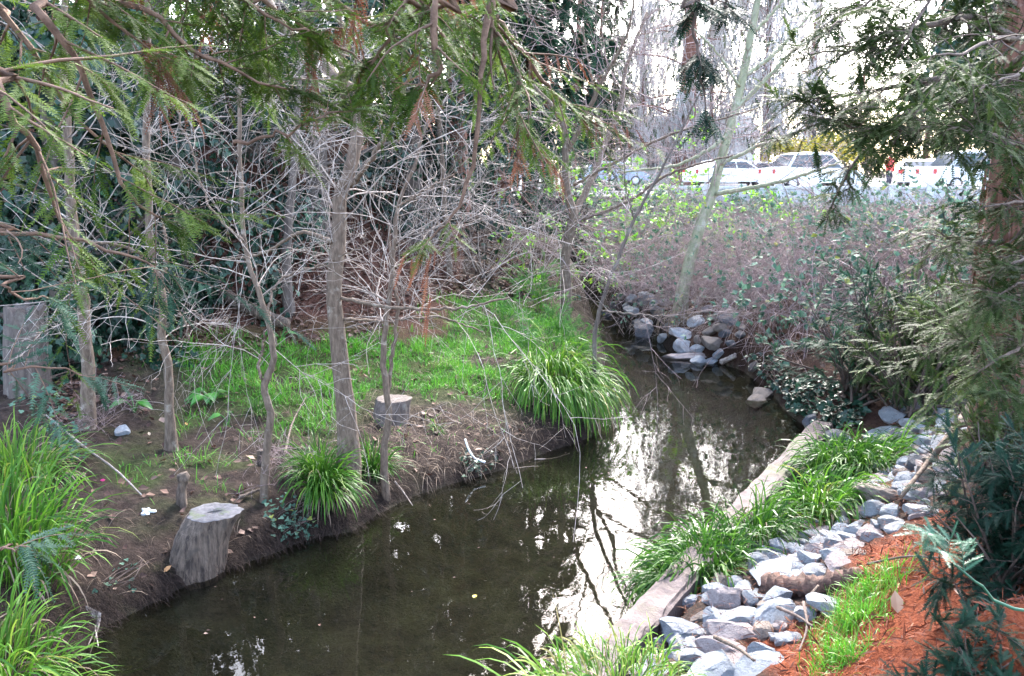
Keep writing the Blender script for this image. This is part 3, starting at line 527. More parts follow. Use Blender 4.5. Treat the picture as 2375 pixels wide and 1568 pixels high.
bare_tree('alder_tree', 'bare dark forked trunk standing at the tip of the grassy bank', [(1310,765,26,0),(1314,680,25,0),(1311,600,26,0),(1322,530,27,0),(1330,500,26,0),(1312,430,20,0),(1310,330,18,0),(1300,270,14,.1),(1230,190,9,.4),(1170,100,6,.8)],
 [[(1316,350,13,0),(1345,300,13,-.1),(1380,220,12,-.3),(1430,130,9,-.5),(1460,60,7,-.6),(1475,-40,5,-.7)],[(1325,510,20,0),(1365,430,17,.6),(1400,340,15,1.2),(1440,240,13,1.6),(1450,160,10,2),(1500,30,8,2.5)],[(1322,520,9,0),(1450,470,8,-.2),(1560,400,7,-.4),(1700,360,5,-.7)],[(1330,430,8,.2),(1420,380,8,0),(1560,310,7,-.3),(1760,250,4,-.8)],[(1380,220,6,-.3),(1365,150,5,-.3),(1350,60,4,-.2)]],
 mats=('bark','twig_brown'), nt=(60,330,800), tl=((.8,2.6),(.4,1.1),(.15,.45)), t0=.2, grav=-.012, up=.15)
bare_tree('alder_sapling', 'thin leaning stem rising from the big drooping sedge over the water', [(1376,965,14,0),(1380,880,12,0),(1378,790,12,0),(1395,700,11,0),(1425,620,10,.1),(1470,510,9,.2),(1530,400,7,.3),(1600,260,5,.4),(1680,120,3,.6)],
 [[(1470,510,5,.2),(1450,430,4,.2),(1445,330,3,.2)],[(1395,720,5,0),(1480,730,5,-.2),(1560,735,3,-.4)]], mats=('bark_dark','twig_brown'), nt=(24,90,200), grav=-.01)
bare_tree('leaning_tree', 'pale greenish trunk leaning over the far bank with root tuft at its foot', [(1572,742,34,0),(1590,640,31,.1),(1625,520,28,.2),(1655,440,26,.3),(1672,370,26,.4),(1700,270,24,.5),(1722,180,22,.6),(1740,90,21,.7),(1762,-30,17,.8),(1790,-200,14,1.)],
 [[(1660,450,12,.2),(1760,432,11,-.1),(1850,410,9,-.3),(1950,375,6,-.6)],[(1672,380,10,.3),(1780,330,9,.1),(1900,290,6,-.1)],[(1690,310,12,.4),(1640,350,10,.3),(1560,385,8,.2),(1430,400,5,.1)],[(1700,260,14,.5),(1780,180,12,.5),(1850,110,9,.5),(1940,60,6,.5)],[(1722,180,12,.6),(1800,120,10,.7),(1890,20,7,.8)],[(1715,200,8,.5),(1660,120,7,.4),(1600,60,5,.3)],[(1745,80,9,.7),(1800,20,8,.7),(1850,-50,6,.7)]],
 mats=('bark_green','twig_brown'), nt=(80,420,1100), tl=((1.,3.2),(.4,1.3),(.2,.5)), t0=.3, grav=-.004, up=.1, flat=.2)
bare_tree('alder_tree', 'dark bare trunk on the leaf strewn slope above the split log', [(672,722,28,0),(664,640,26,0),(668,520,24,.1),(680,400,22,.2),(690,250,18,.4),(700,80,14,.6),(710,-80,10,.7)], [[(676,420,9,.2),(740,330,8,.2),(800,300,5,.2)]], mats=('bark_dark','twig'), nt=(30,170,420), tl=((.8,2.2),(.3,.9),(.15,.4)))
bare_tree('alder_tree', 'slim pale trunk far back against the dark evergreens', [(1045,640,12,0),(1030,480,14,0),(1020,300,14,.2),(1005,150,12,.3),(990,0,10,.4),(985,-120,8,.5)], [[(1028,420,6,.1),(1090,330,5,.1),(1150,300,3,.1)]], nt=(30,160,400), tl=((.8,2.4),(.4,1.),(.15,.4)))
# twiggy shrubs between the trunks
def bare_shrub(label, px, py, hpx, n=9, nt=(26,120,300), mat='twig', spread=.7, lean=0., group='bare twiggy shrubs on the left bank', name='bare_shrub', leafy=None, ln=0, lsz=.05, base=None):
    b = G(px, py) if base is None else np.array(base, float); h = hpx*pxm(b); root = thing(name, label, 'shrub', b, group)
    d = nrm(np.stack([rng.normal(size=n)*spread+lean, rng.normal(size=n)*spread*.7, np.ones(n)], -1)); K = 10; p_ = [np.repeat(b[None]-[[0,0,.05]], n, 0)+rng.normal(size=(n,3))*[[.06,.06,0]]]; st = (h/(K-1)*rng.uniform(.7,1.25,n))[:,None]
    for k in range(K-1): d = nrm(d+rng.normal(size=(n,3))*.13+np.array([0,0,-.03*k*.4])+.06*d*[1,1,0]); p_.append(p_[-1]+d*st)
    S = np.stack(p_, 1); R = np.repeat((np.linspace(1,.3,K)*h*.0045)[None], n, 0)*rng.uniform(.5,1.2,(n,1)); mb = MB(); tubes(mb, S, R, 5, rng.uniform(.2,.9,n)); mb.build('stems', M[mat], root, True)
    mb = MB(); a, ra = grow(S, R, nt[0], .15, 1., (h*.3,h*.85), (25,65), 9, .1, -.07, .25,   .55, .0021, .4); tubes(mb, a, ra, 4, rng.uniform(.2,.9,len(a)))
    c, rc = grow(a, ra, nt[1], .15, 1., (h*.1,h*.35), (30,75), 6, .14, -.03, 0, .6, .0016, .45); tubes(mb, c, rc, 3, rng.uniform(.3,1.,len(c)))
    e, re = grow(c, rc, nt[2], .1, 1., (h*.04,h*.14), (30,80), 4, .2, 0, 0, .7, .002, .5); tubes(mb, e, re, 3, rng.uniform(.4,1.,len(e))); mb.build('twigs', M[mat], root, True)
    if leafy:
        mb = MB(); n_ = ln; k = rng.integers(0, len(c), n_); tt = rng.uniform(.3,1,n_); q, T, _ = at(c, rc, k, tt)
        for z in range(5):
            leaves(mb, q+rng.normal(size=(n_,3))*lsz*.3, nrm(T+rdir(n_)*1.0), nrm(rdir(n_)*.7+np.array([0,0,1])), rng.uniform(.6,1.2,n_)*lsz, DIA, np.clip(rng.normal(.5,.25,n_),0,1))
        mb.build('leaves', M[leafy], root)
    return root
SH = [('tall pale twig mass before the dark ivy wall',560,540,380,9,0),('bare thicket at the back of the grassy terrace',1120,640,280,14,0),('grey brush beside the forked dark trunk',1230,680,300,13,.2),('leggy pale bush under the dark evergreens',1000,560,300,12,.1),('low bare brush at the foot of the leaf slope, behind the double trunk',980,650,170,9,.2)]
for l, a, b, h, n, ln in SH: bare_shrub(l, a, b, h, n, (30,150,340), lean=ln)
bare_shrub('bare bush with bright young leaf tufts beyond the bend of the creek', 1460,690,330,14,(60,300,600),'twig_brown',.9,.2,'budding shrubs at the creek bend','budding_shrub','young',220,.12)
bare_shrub('budding bush with lime green tufts in front of the parking barrier', 1720,560,170,12,(40,200,400),'twig_brown',1.,.1,'budding shrubs at the creek bend','budding_shrub','young',200,.12, base=(6.2,23.5,ground(6.2,23.5)))
bare_shrub('leggy budding bush at the left edge of the brambles', 1560,600,300,12,(50,240,500),'twig_brown',.9,0,'budding shrubs at the creek bend','budding_shrub','young',200,.12, base=(3.9,21.5,ground(3.9,21.5)))
bare_shrub('young leafing bush beside the forked dark trunk', 1250,640,270,9,(30,120,240),'twig',.8,.2,'budding shrubs at the creek bend','budding_shrub','young',160,.08)
bare_shrub('dry brown dead bush at the foot of a straight grey trunk', 225,985,110,16,(40,120,160),'twig_brown',.8,0,None,'dead_bush')
bare_shrub('heap of dead brown stems beside the pale sapling', 690,1090,120,18,(40,100,120),'twig_brown',1.1,-.3,None,'dead_bush')
# ---------------------------------------------------------------- bramble thicket on the far right bank
def bramble(n, region, hmin, hmax, mat, nleaf, leafm, name, lsz, lab='tangled purplish brown bramble canes covering the far bank'):
    x0,x1,y0,y1 = region; q = rng.uniform((x0,y0),(x1,y1),(n*4,2)); z = ground(q[:,0],q[:,1]); ins = ~inpoly(q[:,0],q[:,1],CREEK)&(segdist(q[:,0],q[:,1],CREEK) > .25)
    side = (q[:,0]-wa[0])*WR[0]+(q[:,1]-wa[1])*WR[1]
    px, py = proj(np.stack([q[:,0],q[:,1],z],-1)); ins &= (py < 960)&(px > 1400)&~((px > 1400)&(px < 1800)&(py > 690)&(px < 1690+(py-690)*.6))&~((px > 2020)&(py > 860)); q = q[ins][:n]; z = z[ins][:n]; n = len(q)
    p = np.stack([q[:,0],q[:,1],z-.03],-1); K = 9; hh = rng.uniform(hmin,hmax,n)*(.5+.9*fbm(q[:,0]*.6,q[:,1]*.6,55))*(1-.55*sstep(21,26,q[:,1])); d = nrm(np.stack([rng.normal(size=n)*.5-.15, rng.normal(size=n)*.5-.15, np.ones(n)],-1)); out = [p]; st = (hh*1.7/(K-1))[:,None]
    for k in range(K-1): d = nrm(d+rng.normal(size=(n,3))*.2+np.array([-.02,-.04,-.1-.035*k])); nx_ = out[-1]+d*st; nx_[:,2] = np.maximum(nx_[:,2], .05); out.append(nx_)
    S = np.stack(out,1); R = np.repeat((np.linspace(1,.5,K)*.0062)[None],n,0)*rng.uniform(.6,1.3,(n,1)); mb = MB(); tubes(mb, S, R, 3, rng.uniform(0,.8,n))
    c, rc = grow(S, R, int(n*1.6), .2, 1., (.2,.8), (30,80), 5, .22, -.06, 0, .6, .0035, .4); tubes(mb, c, rc, 3, rng.uniform(.3,1,len(c)))
    o = mb.build(name, M[mat], None, True); tag(o, lab, 'brambles', None, 'stuff')
    k = rng.integers(0,len(c),nleaf); pp, T, _ = at(c, rc, k, rng.uniform(.3,1,nleaf)); keep = fbm(pp[:,0]*.9,pp[:,1]*.9,77)+(pp[:,2]-1.5)*.08 > .44; pp, T = pp[keep], T[keep]; mb = MB(); m_ = len(pp)
    for a in range(3): leaves(mb, pp, nrm(T+rdir(m_)*.9), nrm(np.array([0,-.2,1])+rdir(m_)*.6), rng.uniform(.6,1.2,m_)*lsz, DIA, np.clip(rng.normal(.5,.25,m_),0,1), wide=1.3)
    l = mb.build('bramble_leaves', M[leafm]); tag(l, 'scattered grey green bramble leaves among the canes', 'leaves', None, 'stuff')
bramble(8500, (2.2,12.,12.8,29.5), .5, 1.5, 'twig_brown', 12000, 'bramble_leaf', 'bramble_thicket', .12)
for l, x, y, h, n, lf in [('arching bare canes rising above the brambles beside the concrete barrier',7.5,25,.8,12,1),('mound of pale canes spilling down the bank above the stone heap',4.6,20.5,1.5,16,0),('mound of tangled canes in the middle of the bramble bank',6.3,19.5,1.5,18,1),('bramble mound nearest the wall end, hanging to the waterline',4.4,15.3,1.2,16,0),('leafy bramble mound below the parked cars',8.3,22.5,1.0,16,2),('bramble mound in front of the evergreen shrubs',6.6,15.8,1.4,16,1),('high bramble mound beside the leaning pale trunk',5.3,24.,1.0,14,2),('thicket of pale canes hiding the middle of the leaning pale trunk',3.7,18.1,1.6,26,0),('thicket of brown canes left of the leaning pale trunk',3.2,19.6,1.6,24,1),('thicket of brown canes right of the leaning pale trunk',4.6,18.6,1.5,24,1),('bramble mound at the foot of the barrier, under the redwood boughs',9.5,25.5,.7,14,2)]:
    b = np.array([x,y,float(ground(x,y))]); bare_shrub(l,0,0,h/pxm(b),n,(90,420,700),'twig' if lf == 0 else 'twig_brown',1.1,0,'bramble mounds on the far bank','bramble_mound',('bramble_leaf' if lf else None),(260 if lf == 2 else 140),.08,base=b)

for l, x, y, h in [('bushy bare thicket at the lot edge left of the leaning tree',2.6,30.6,1.5),('low leafy brush at the lot edge behind the forked trunk',1.2,31.2,1.6),('brush at the lot edge below the blue grey car',4.,30.4,1.3),('brush screening the lot edge at the creek bend',-.2,31.4,1.7),('dark brush between the lot edge and the leaning tree',5.3,30.,1.1)]:
    b = np.array([x,y,float(ground(x,y))]); bare_shrub(l,0,0,h/pxm(b),16,(90,420,600),'twig_brown',.9,0,'brush along the lot edge','lot_edge_shrub','bramble_leaf',260,.13,base=b)

bramble(1500, (-2.,8.8,28.6,31.4), .55, 1.1, 'twig_brown', 4500, 'bramble_leaf', 'bramble_strip', .14, 'leafy bramble canes along the edge of the parking lot')

for l, x, y, h, n in [('arching brown canes over the stone heap, in front of the leaning pale trunk',3.45,17.7,1.5,22),('tangle of canes right of the stone heap, at the foot of the bramble bank',4.15,17.6,1.6,22)]:
    b = np.array([x,y,float(ground(x,y))]); bare_shrub(l,0,0,h/pxm(b),n,(110,560,800),'twig_brown',.9,0,'bramble mounds on the far bank','bramble_mound','bramble_leaf',60,.08,base=b)
# ---------------------------------------------------------------- dark evergreens and ivy on the left slope
def ivy_tree(label, x, y, h, rad, n, lean=(0,0), lsz=.1, low=.02, group='ivy covered trees on the left slope', name='ivy_covered_tree'):
    b = np.array([x,y,float(ground(x,y))]); root = thing(name, label, 'tree', b, group)
    ax = spline([b-[0,0,.2], b+[lean[0]*.3,lean[1]*.3,h*.35], b+[lean[0],lean[1],h]], 24); mb = MB(); tubes(mb, ax, np.linspace(.22,.07,24), 9, rough=.05, cap=True)
    br, rb_ = grow(ax[None], np.linspace(.2,.06,24)[None], 22, .15, 1., (rad*.6,rad*1.2), (50,90), 7, .15, .02, .1, .3, .02); tubes(mb, br, rb_, 5); mb.build('trunk', M['bark_dark'], root, True)
    mb = MB(); nc = 55; ct = rng.uniform(low,1.02,nc); ci = (np.clip(ct,0,1)*23).astype(int); a = rng.uniform(0,6.28,nc); rr = rad*rng.uniform(.25,1.,nc)*(1-.35*ct); cc = ax[ci]+np.stack([np.cos(a)*rr,np.sin(a)*rr,rng.normal(size=nc)*.3],-1); cr = rng.uniform(.45,1.0,nc)*rad*.42; ctint = rng.normal(0,.16,nc)
    k = rng.integers(0,nc,n); u = rdir(n); u[:,2] = np.where(rng.random(n) < .75, np.abs(u[:,2]), u[:,2]); p = cc[k]+u*(cr[k]*rng.uniform(.72,1.08,n))[:,None]; p[:,2] = np.maximum(p[:,2], ground(p[:,0],p[:,1])+.05)
    nn = nrm(u+rdir(n)*.55+[0,-.15,.25]); dd = nrm(np.cross(nn, rdir(n))+[0,0,-.9]); t_ = np.clip(.45+ctint[k]+rng.normal(0,.2,n),0,1); s = lsz*rng.uniform(.6,1.3,n)*(1+.9*sstep(.45,.8,(p[:,2]-b[2])/h)); hb = p[:,2]-b[2] < 5.
    leaves(mb, p[hb], dd[hb], nn[hb], s[hb], IVY, t_[hb]); leaves(mb, p[~hb], dd[~hb], nn[~hb], s[~hb]*1.3, DIA, t_[~hb], wide=1.7)
    mb.build('crown', M['ivy'], root); return root
for l, x, y, h, r, n in [('low ivy mound at the picture edge above the tall old stump',-5.9,11.9,4.,1.5,7000),('ivy bank between the two straight trunks at the slope foot',-5.5,13.6,4.2,1.1,6000),('ivy smothered trunk at the picture edge behind the tall old stump',-7.6,13.2,9,1.7,6500),('ivy wall tree behind the straight grey trunk',-5.4,14.6,12,1.9,8500),('widest ivy covered tree above the leaf slope',-3.5,16.6,13,2.0,8500),
   ('ivy mound behind the dark slope trunk',-5.2,18.5,15,2.4,6000),('tall ivy column right of the dark slope trunk',-2.0,18.8,14,2.0,7000),('ivy tree farther up the slope at the picture edge',-9.5,17.,15,2.6,6000)]: ivy_tree(l,x,y,h,r,n)
q_ = D(2330,400,11.); ivy_tree('dark leafy tree closing the right picture edge behind the redwood',q_[0]+.3,11.,9,1.5,7000,low=.3,lsz=.11,group=None,name='broadleaf_tree')
def conifer_meshes(h, rad, nb, ns, L, m, mat, seed, low=.05, cone=.75, bark='bark_red', tr=.25, droop=.3):
    """trunk and crown meshes of a conifer, base at the origin; returned as two meshes that copies share"""
    ax = np.stack([np.zeros(20), np.zeros(20), np.linspace(-.2,h,20)],-1); mt = MB(); tubes(mt, ax, np.linspace(tr,.03,20), 10, rough=.05)
    t = np.sort(rng.uniform(low,.99,nb)); a = rng.uniform(0,6.28,nb); l = rad*(1-cone*t)*rng.uniform(.65,1.15,nb); d = np.stack([np.cos(a),np.sin(a),rng.uniform(-.05,.3,nb)],-1); p = np.stack([0*t,0*t,t*h],-1); out = [p]; K = 7; st = (l/(K-1))[:,None]
    for k in range(K-1): d = nrm(d+[0,0,-droop*.35]+rng.normal(size=(nb,3))*.07); out.append(out[-1]+d*st)
    S = np.stack(out,1); R = np.maximum((.04*l/rad)[:,None]*np.linspace(1,.3,K)[None], .006); tubes(mt, S, R, 5)
    c, rc = grow(S, R, nb*5, .2, 1., (rad*.14,rad*.34), (40,75), 5, .12, -.07, 0, .6, .004, .4, .6); tubes(mt, c, rc, 3)
    mc = MB(); bt = rng.normal(0,.12,len(c)); k = rng.integers(0,len(c),ns); q, T, _ = at(c, rc, k, rng.uniform(.05,1,ns)); dd = nrm(T*.8+rdir(ns)*.55+[0,0,-.25]); sprays(mc, q, dd, nrm(rdir(ns)*.45+[0,0,1]), L*rng.uniform(.6,1.2,ns), m, .24, 1.5, .25, np.clip(.45+bt[k]+rng.normal(0,.18,ns),0,1))
    return mt.mesh('trunk', M[bark], True), mc.mesh('crown', M[mat])
def conifer_from(ms, label, x, y, group, yaw=0., s=1., sz=1., name='evergreen_tree', cat='tree', z=None):
    b = np.array([x,y,float(ground(x,y)) if z is None else z]); root = thing(name, label, cat, b, group); root.rotation_euler = (random.uniform(-.04,.04),random.uniform(-.04,.04),yaw); root.scale = (s,s,s*sz)
    for me in ms: o = bpy.data.objects.new(me.name.split('.')[0], me); COL.objects.link(o); o.parent = root
    return root
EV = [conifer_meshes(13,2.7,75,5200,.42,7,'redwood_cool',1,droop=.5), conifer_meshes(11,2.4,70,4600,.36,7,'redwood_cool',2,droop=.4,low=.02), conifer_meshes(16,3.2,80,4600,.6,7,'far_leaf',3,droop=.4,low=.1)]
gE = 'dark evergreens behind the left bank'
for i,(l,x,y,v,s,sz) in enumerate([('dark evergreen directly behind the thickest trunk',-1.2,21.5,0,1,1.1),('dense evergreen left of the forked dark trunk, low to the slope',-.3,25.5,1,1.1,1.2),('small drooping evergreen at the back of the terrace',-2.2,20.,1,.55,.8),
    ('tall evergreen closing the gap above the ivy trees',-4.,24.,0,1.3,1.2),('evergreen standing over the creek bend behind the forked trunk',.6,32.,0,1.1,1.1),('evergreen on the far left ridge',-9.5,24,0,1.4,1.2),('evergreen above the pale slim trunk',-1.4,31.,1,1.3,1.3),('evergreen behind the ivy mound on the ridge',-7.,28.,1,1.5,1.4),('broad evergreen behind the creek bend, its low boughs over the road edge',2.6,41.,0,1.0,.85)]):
    conifer_from(EV[v], l, x, y, gE, random.uniform(0,6), s, sz)
gF = 'tall pale trees beyond the parking lot'
FT = []
def curtain_tree(label, px, y, wpx, h, nk=1900):
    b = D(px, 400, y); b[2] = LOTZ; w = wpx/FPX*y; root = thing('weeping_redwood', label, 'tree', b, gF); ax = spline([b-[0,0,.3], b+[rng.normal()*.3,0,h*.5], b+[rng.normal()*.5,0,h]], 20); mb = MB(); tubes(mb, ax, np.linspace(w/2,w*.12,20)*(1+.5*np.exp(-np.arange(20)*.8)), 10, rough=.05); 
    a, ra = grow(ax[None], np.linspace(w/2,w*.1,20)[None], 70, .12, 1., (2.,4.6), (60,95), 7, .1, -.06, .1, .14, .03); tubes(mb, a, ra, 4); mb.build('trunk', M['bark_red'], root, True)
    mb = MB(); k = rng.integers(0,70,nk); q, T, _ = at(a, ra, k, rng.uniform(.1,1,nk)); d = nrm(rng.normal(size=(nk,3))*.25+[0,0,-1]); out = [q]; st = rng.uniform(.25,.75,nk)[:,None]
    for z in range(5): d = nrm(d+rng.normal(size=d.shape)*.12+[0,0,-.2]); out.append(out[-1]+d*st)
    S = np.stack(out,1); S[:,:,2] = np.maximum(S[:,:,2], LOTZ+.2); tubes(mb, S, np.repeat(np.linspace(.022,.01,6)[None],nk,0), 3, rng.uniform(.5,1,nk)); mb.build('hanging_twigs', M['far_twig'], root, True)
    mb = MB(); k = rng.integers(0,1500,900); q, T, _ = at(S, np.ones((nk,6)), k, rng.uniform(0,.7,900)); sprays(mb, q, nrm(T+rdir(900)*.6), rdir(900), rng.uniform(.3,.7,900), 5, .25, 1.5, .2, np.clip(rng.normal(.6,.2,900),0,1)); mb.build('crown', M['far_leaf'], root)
for l, px, y, w, h in [('redwood with curtains of hanging twigs, behind the pale house',1585,62,46,21),('thin straight redwood behind the white cars',1772,58,22,18),('hazy redwood right of the leaning pale trunk',1875,80,30,19),('twin of twig curtained redwoods, the one at the road edge',1490,72,24,14),('slimmest twig curtained tree in the bright gap',1655,66,14,13)]: curtain_tree(l,px,y,w,h)
for i,(l,px,y,s,sz) in enumerate([('hazy evergreen at the far left end of the lot',1380,60,1.,1.0),('pale distant evergreen behind the twig curtains',1440,95,.9,.9),('distant evergreen above the yellow bushes',1980,90,1.0,.95),('distant evergreen behind the right redwood boughs',2140,85,1.2,1.2),('distant evergreen at the right picture edge',2330,80,1.2,1.2),('low distant evergreen above the parked car on the road',1240,62,.9,1.1)]):
    b = D(px,400,y); conifer_from(EV[2], l, b[0], y, gF, random.uniform(0,6), s, sz, z=LOTZ-.1)
# ---------------------------------------------------------------- redwood boughs in the foreground
rt = None
def bough(root, ways, n2=14, L2=(.14,.4), ns=90, L=(.09,.15), m=15, needle='redwood', dead=0, twig='twig_red', grav=-.03, t0=.05, extra=None, ang=(35,70), up_n=1., K=18, w=.85, nl=.2, n3=0, tmean=.45):
    pts = np.array([D(a,b,y) for a,b,wd,y in ways]); r = np.array([wd*pxm(p)*.5 for (a,b,wd,y),p in zip(ways,pts)])
    if extra is not None: pts = np.vstack([extra,pts]); r = np.concatenate([np.linspace(r[0]*2.2,r[0]*1.1,len(extra)), r])
    c = spline(pts,K); c[1:-1] += rng.normal(size=(K-2,3))*.006; rr = np.interp(np.linspace(0,1,K),np.linspace(0,1,len(r)),r); mb = MB(); tubes(mb, c, rr, 7, .5, rough=.05)
    a, ra = grow(c[None], rr[None], n2, t0, 1., L2, ang, 8, .07, grav, 0, .5, .0015, .35, .45); a[-1] = spline([c[-2],c[-1],c[-1]+(c[-1]-c[-2])*.6+[0,0,-.03]],8); ra[-1] = rr[-1]*.8
    tubes(mb, a, ra, 4, rng.uniform(.2,.8,n2))
    src, rs = a, ra
    if n3:
        e, re = grow(a, ra, n3, .15, 1., (L2[0]*.4,L2[1]*.55), (35,65), 8, .08, grav, 0, .6, .0012, .4, .55); tubes(mb, e, re, 3, rng.uniform(.2,.8,n3)); src = np.concatenate([a,e]); rs = np.concatenate([ra,re])
    bo = mb.build('branch', M[twig], root, True); mb = MB(); md = MB(); N = len(src); nseg = max(5,int(ns*(1.5 if root is rt else 2.2))//N); k = np.repeat(np.arange(N),nseg); t = np.tile(np.linspace(.08,1.,nseg),N)+rng.normal(0,.03,N*nseg); t = np.clip(t,0,.999)
    q, T, _ = at(src, rs, k, t); side = nrm(np.cross(T,[0,0,1.])); sg = np.where(np.tile(np.arange(nseg),N)%2 == 0,1,-1)[:,None]; term = t > .97
    d = np.where(term[:,None], T, nrm(T*.75+side*sg*.8+rdir(len(q))*.22+[0,0,-.16])); nn = nrm(np.array([0,0,up_n])+rdir(len(q))*.4); btw = rng.normal(0,.16,N); tint = np.clip(tmean+btw[k]+rng.normal(0,.1,len(q)),0,1); Ls = rng.uniform(*L,len(q))*(1-.25*t)
    dm = rng.random(N) < dead; isd = dm[k]
    if (~isd).any(): sprays(mb, q[~isd], d[~isd], nn[~isd], Ls[~isd], m, nl, w, .15, tint[~isd]); o = mb.build('needles', M[needle], bo)
    if isd.any(): sprays(md, q[isd], nrm(d[isd]+[0,0,-1.]), nn[isd], Ls[isd], m, nl*.7, w, .15, tint[isd]); md.build('dead_needles', M['dead'], bo)
    return bo
RT = np.array([-2.6,.4,0]); RT[2] = float(ground(RT[0],RT[1]))
rt = thing('redwood_tree', 'overhanging redwood whose green boughs hang into the picture from above', 'tree', RT); mb = MB(); ax = spline([RT-[0,0,.2],RT+[.03,0,4],RT+[.1,.1,11]],20); tubes(mb, ax, np.linspace(.34,.12,20), 12, rough=.04); mb.build('trunk', M['bark_red'], rt, True)
def tj(z, off=(0,0)): return RT+np.array([.05,.03,z])
def ex(ways, z, sag=.25):
    a = tj(z); b = D(ways[0][0],ways[0][1],ways[0][3]); mid = (a+b)/2+[0,0,sag]; return np.array([a,mid])
OB = [([(400,-150,14,3.2),(480,-60,11,3.2),(560,0,9,3.2),(650,50,7,3.25),(740,80,4,3.3)],6.2,dict(n2=24,ns=240,L2=(.12,.32),dead=.1)),
 ([(780,-160,14,3.6),(860,-70,11,3.6),(950,-10,9,3.6),(1050,20,6,3.65),(1120,60,4,3.7)],7.2,dict(n2=24,ns=220,L2=(.12,.34),dead=.12)),
 ([(40,-160,16,2.8),(140,-70,12,2.8),(240,30,9,2.85),(330,110,6,2.9),(420,160,4,2.95)],5.2,dict(tmean=.62,n2=24,ns=240,L2=(.12,.34),dead=.1)),
 ([(40,-60,26,2.5),(75,0,22,2.5),(126,65,18,2.5),(181,141,15,2.55),(216,241,13,2.6),(261,372,11,2.65),(317,478,7,2.7),(400,520,4,2.75)],5.0,dict(tmean=.62,n2=16,ns=170)),
 ([(180,-60,18,3.),(251,0,15,3.),(352,25,13,3.),(427,100,11,3.05),(498,141,9,3.1),(600,190,6,3.2),(700,215,4,3.3)],5.4,dict(n2=24,ns=240,L2=(.14,.4))),
 ([(-60,140,22,2.1),(0,201,19,2.1),(55,302,16,2.1),(95,372,13,2.15),(120,452,10,2.2),(160,545,6,2.25),(210,600,4,2.3)],3.9,dict(tmean=.62,n2=22,ns=200,L=(.07,.12),L2=(.2,.45))),
 ([(-60,500,14,2.4),(0,543,11,2.4),(120,550,10,2.45),(251,568,8,2.5),(327,603,5,2.55),(400,640,3,2.6)],3.6,dict(n2=16,ns=110,L=(.07,.12),L2=(.15,.4),needle='redwood_cool',tmean=.6)),
 ([(-60,640,10,1.9),(0,660,8,1.9),(60,690,6,1.95),(130,700,4,2.)],3.2,dict(n2=9,ns=70,L=(.06,.1),L2=(.12,.3),needle='redwood_cool',tmean=.7)),
 ([(-60,850,8,2.2),(20,860,6,2.2),(110,850,5,2.25),(215,880,3,2.3)],2.9,dict(n2=6,ns=40,L=(.06,.11),L2=(.1,.2),needle='redwood_cool',tmean=.8)),
 ([(-80,1270,6,1.8),(0,1275,5,1.8),(70,1270,3,1.8)],2.6,dict(n2=3,ns=16,L=(.08,.12),L2=(.05,.12),needle='redwood_cool',tmean=.85)),
 ([(500,-120,18,3.3),(560,-20,14,3.3),(640,20,11,3.35),(720,70,8,3.4),(800,120,6,3.45),(850,150,4,3.5)],6.0,dict(n2=24,ns=240,L2=(.14,.4),dead=.12)),
 ([(940,-60,15,3.4),(936,0,13,3.4),(911,60,11,3.4),(880,120,8,3.45),(850,170,5,3.5),(830,210,3,3.5)],6.4,dict(n2=22,ns=200,dead=.16,L2=(.1,.3))),
 ([(1010,-70,20,3.3),(1006,0,18,3.3),(1011,100,16,3.3),(1021,161,14,3.3),(986,185,9,3.3),(960,210,6,3.3)],6.6,dict(n2=12,ns=100,t0=.2,dead=.15)),
 ([(1135,-80,26,3.6),(1137,0,24,3.6),(1137,50,20,3.6),(1172,110,15,3.6),(1207,176,13,3.6),(1195,260,8,3.6),(1200,340,5,3.6)],6.9,dict(n2=18,ns=150,t0=.2,L2=(.15,.4),dead=.1)),
 ([(1132,30,18,3.55),(1117,150,13,3.5),(1107,300,11,3.5),(1082,427,9,3.5),(1041,513,6,3.5),(990,560,4,3.5)],None,dict(n2=4,ns=16,t0=.75,L2=(.08,.16),dead=.0,L=(.08,.13))),
 ([(1140,40,14,3.65),(1162,60,12,3.7),(1253,176,10,3.8),(1293,226,8,3.85),(1348,266,5,3.9)],None,dict(n2=14,ns=90,L2=(.12,.4),dead=.2)),
 ([(700,-100,16,3.9),(760,-10,13,3.9),(850,50,10,3.9),(930,110,7,4.),(1010,160,4,4.)],7.4,dict(n2=22,ns=210,L2=(.15,.45))),
 ([(300,-120,16,3.4),(380,-40,12,3.4),(470,40,9,3.45),(560,90,7,3.5),(640,130,4,3.6)],6.6,dict(n2=24,ns=230,L2=(.15,.42))),
 ([(-80,-40,20,3.),(20,40,16,3.),(90,140,12,3.),(160,260,9,3.05),(250,340,6,3.1),(330,400,4,3.2)],4.9,dict(tmean=.62,n2=15,ns=160,L2=(.14,.36))),
 ([(540,330,10,3.1),(600,325,8,3.1),(680,300,7,3.1),(760,270,5,3.15),(830,250,3,3.2)],None,dict(n2=8,ns=50,L2=(.08,.18),tmean=.75)),
 ([(850,-120,14,4.2),(960,-30,10,4.2),(1060,40,8,4.2),(1150,90,5,4.3)],7.8,dict(n2=18,ns=160,L2=(.15,.4)))]
for w_, z_, kw in OB: bough(rt, w_, extra=ex(w_,z_) if z_ else (ex([(498,141,9,3.1)],5.4,0)[:0] if False else None), **kw)
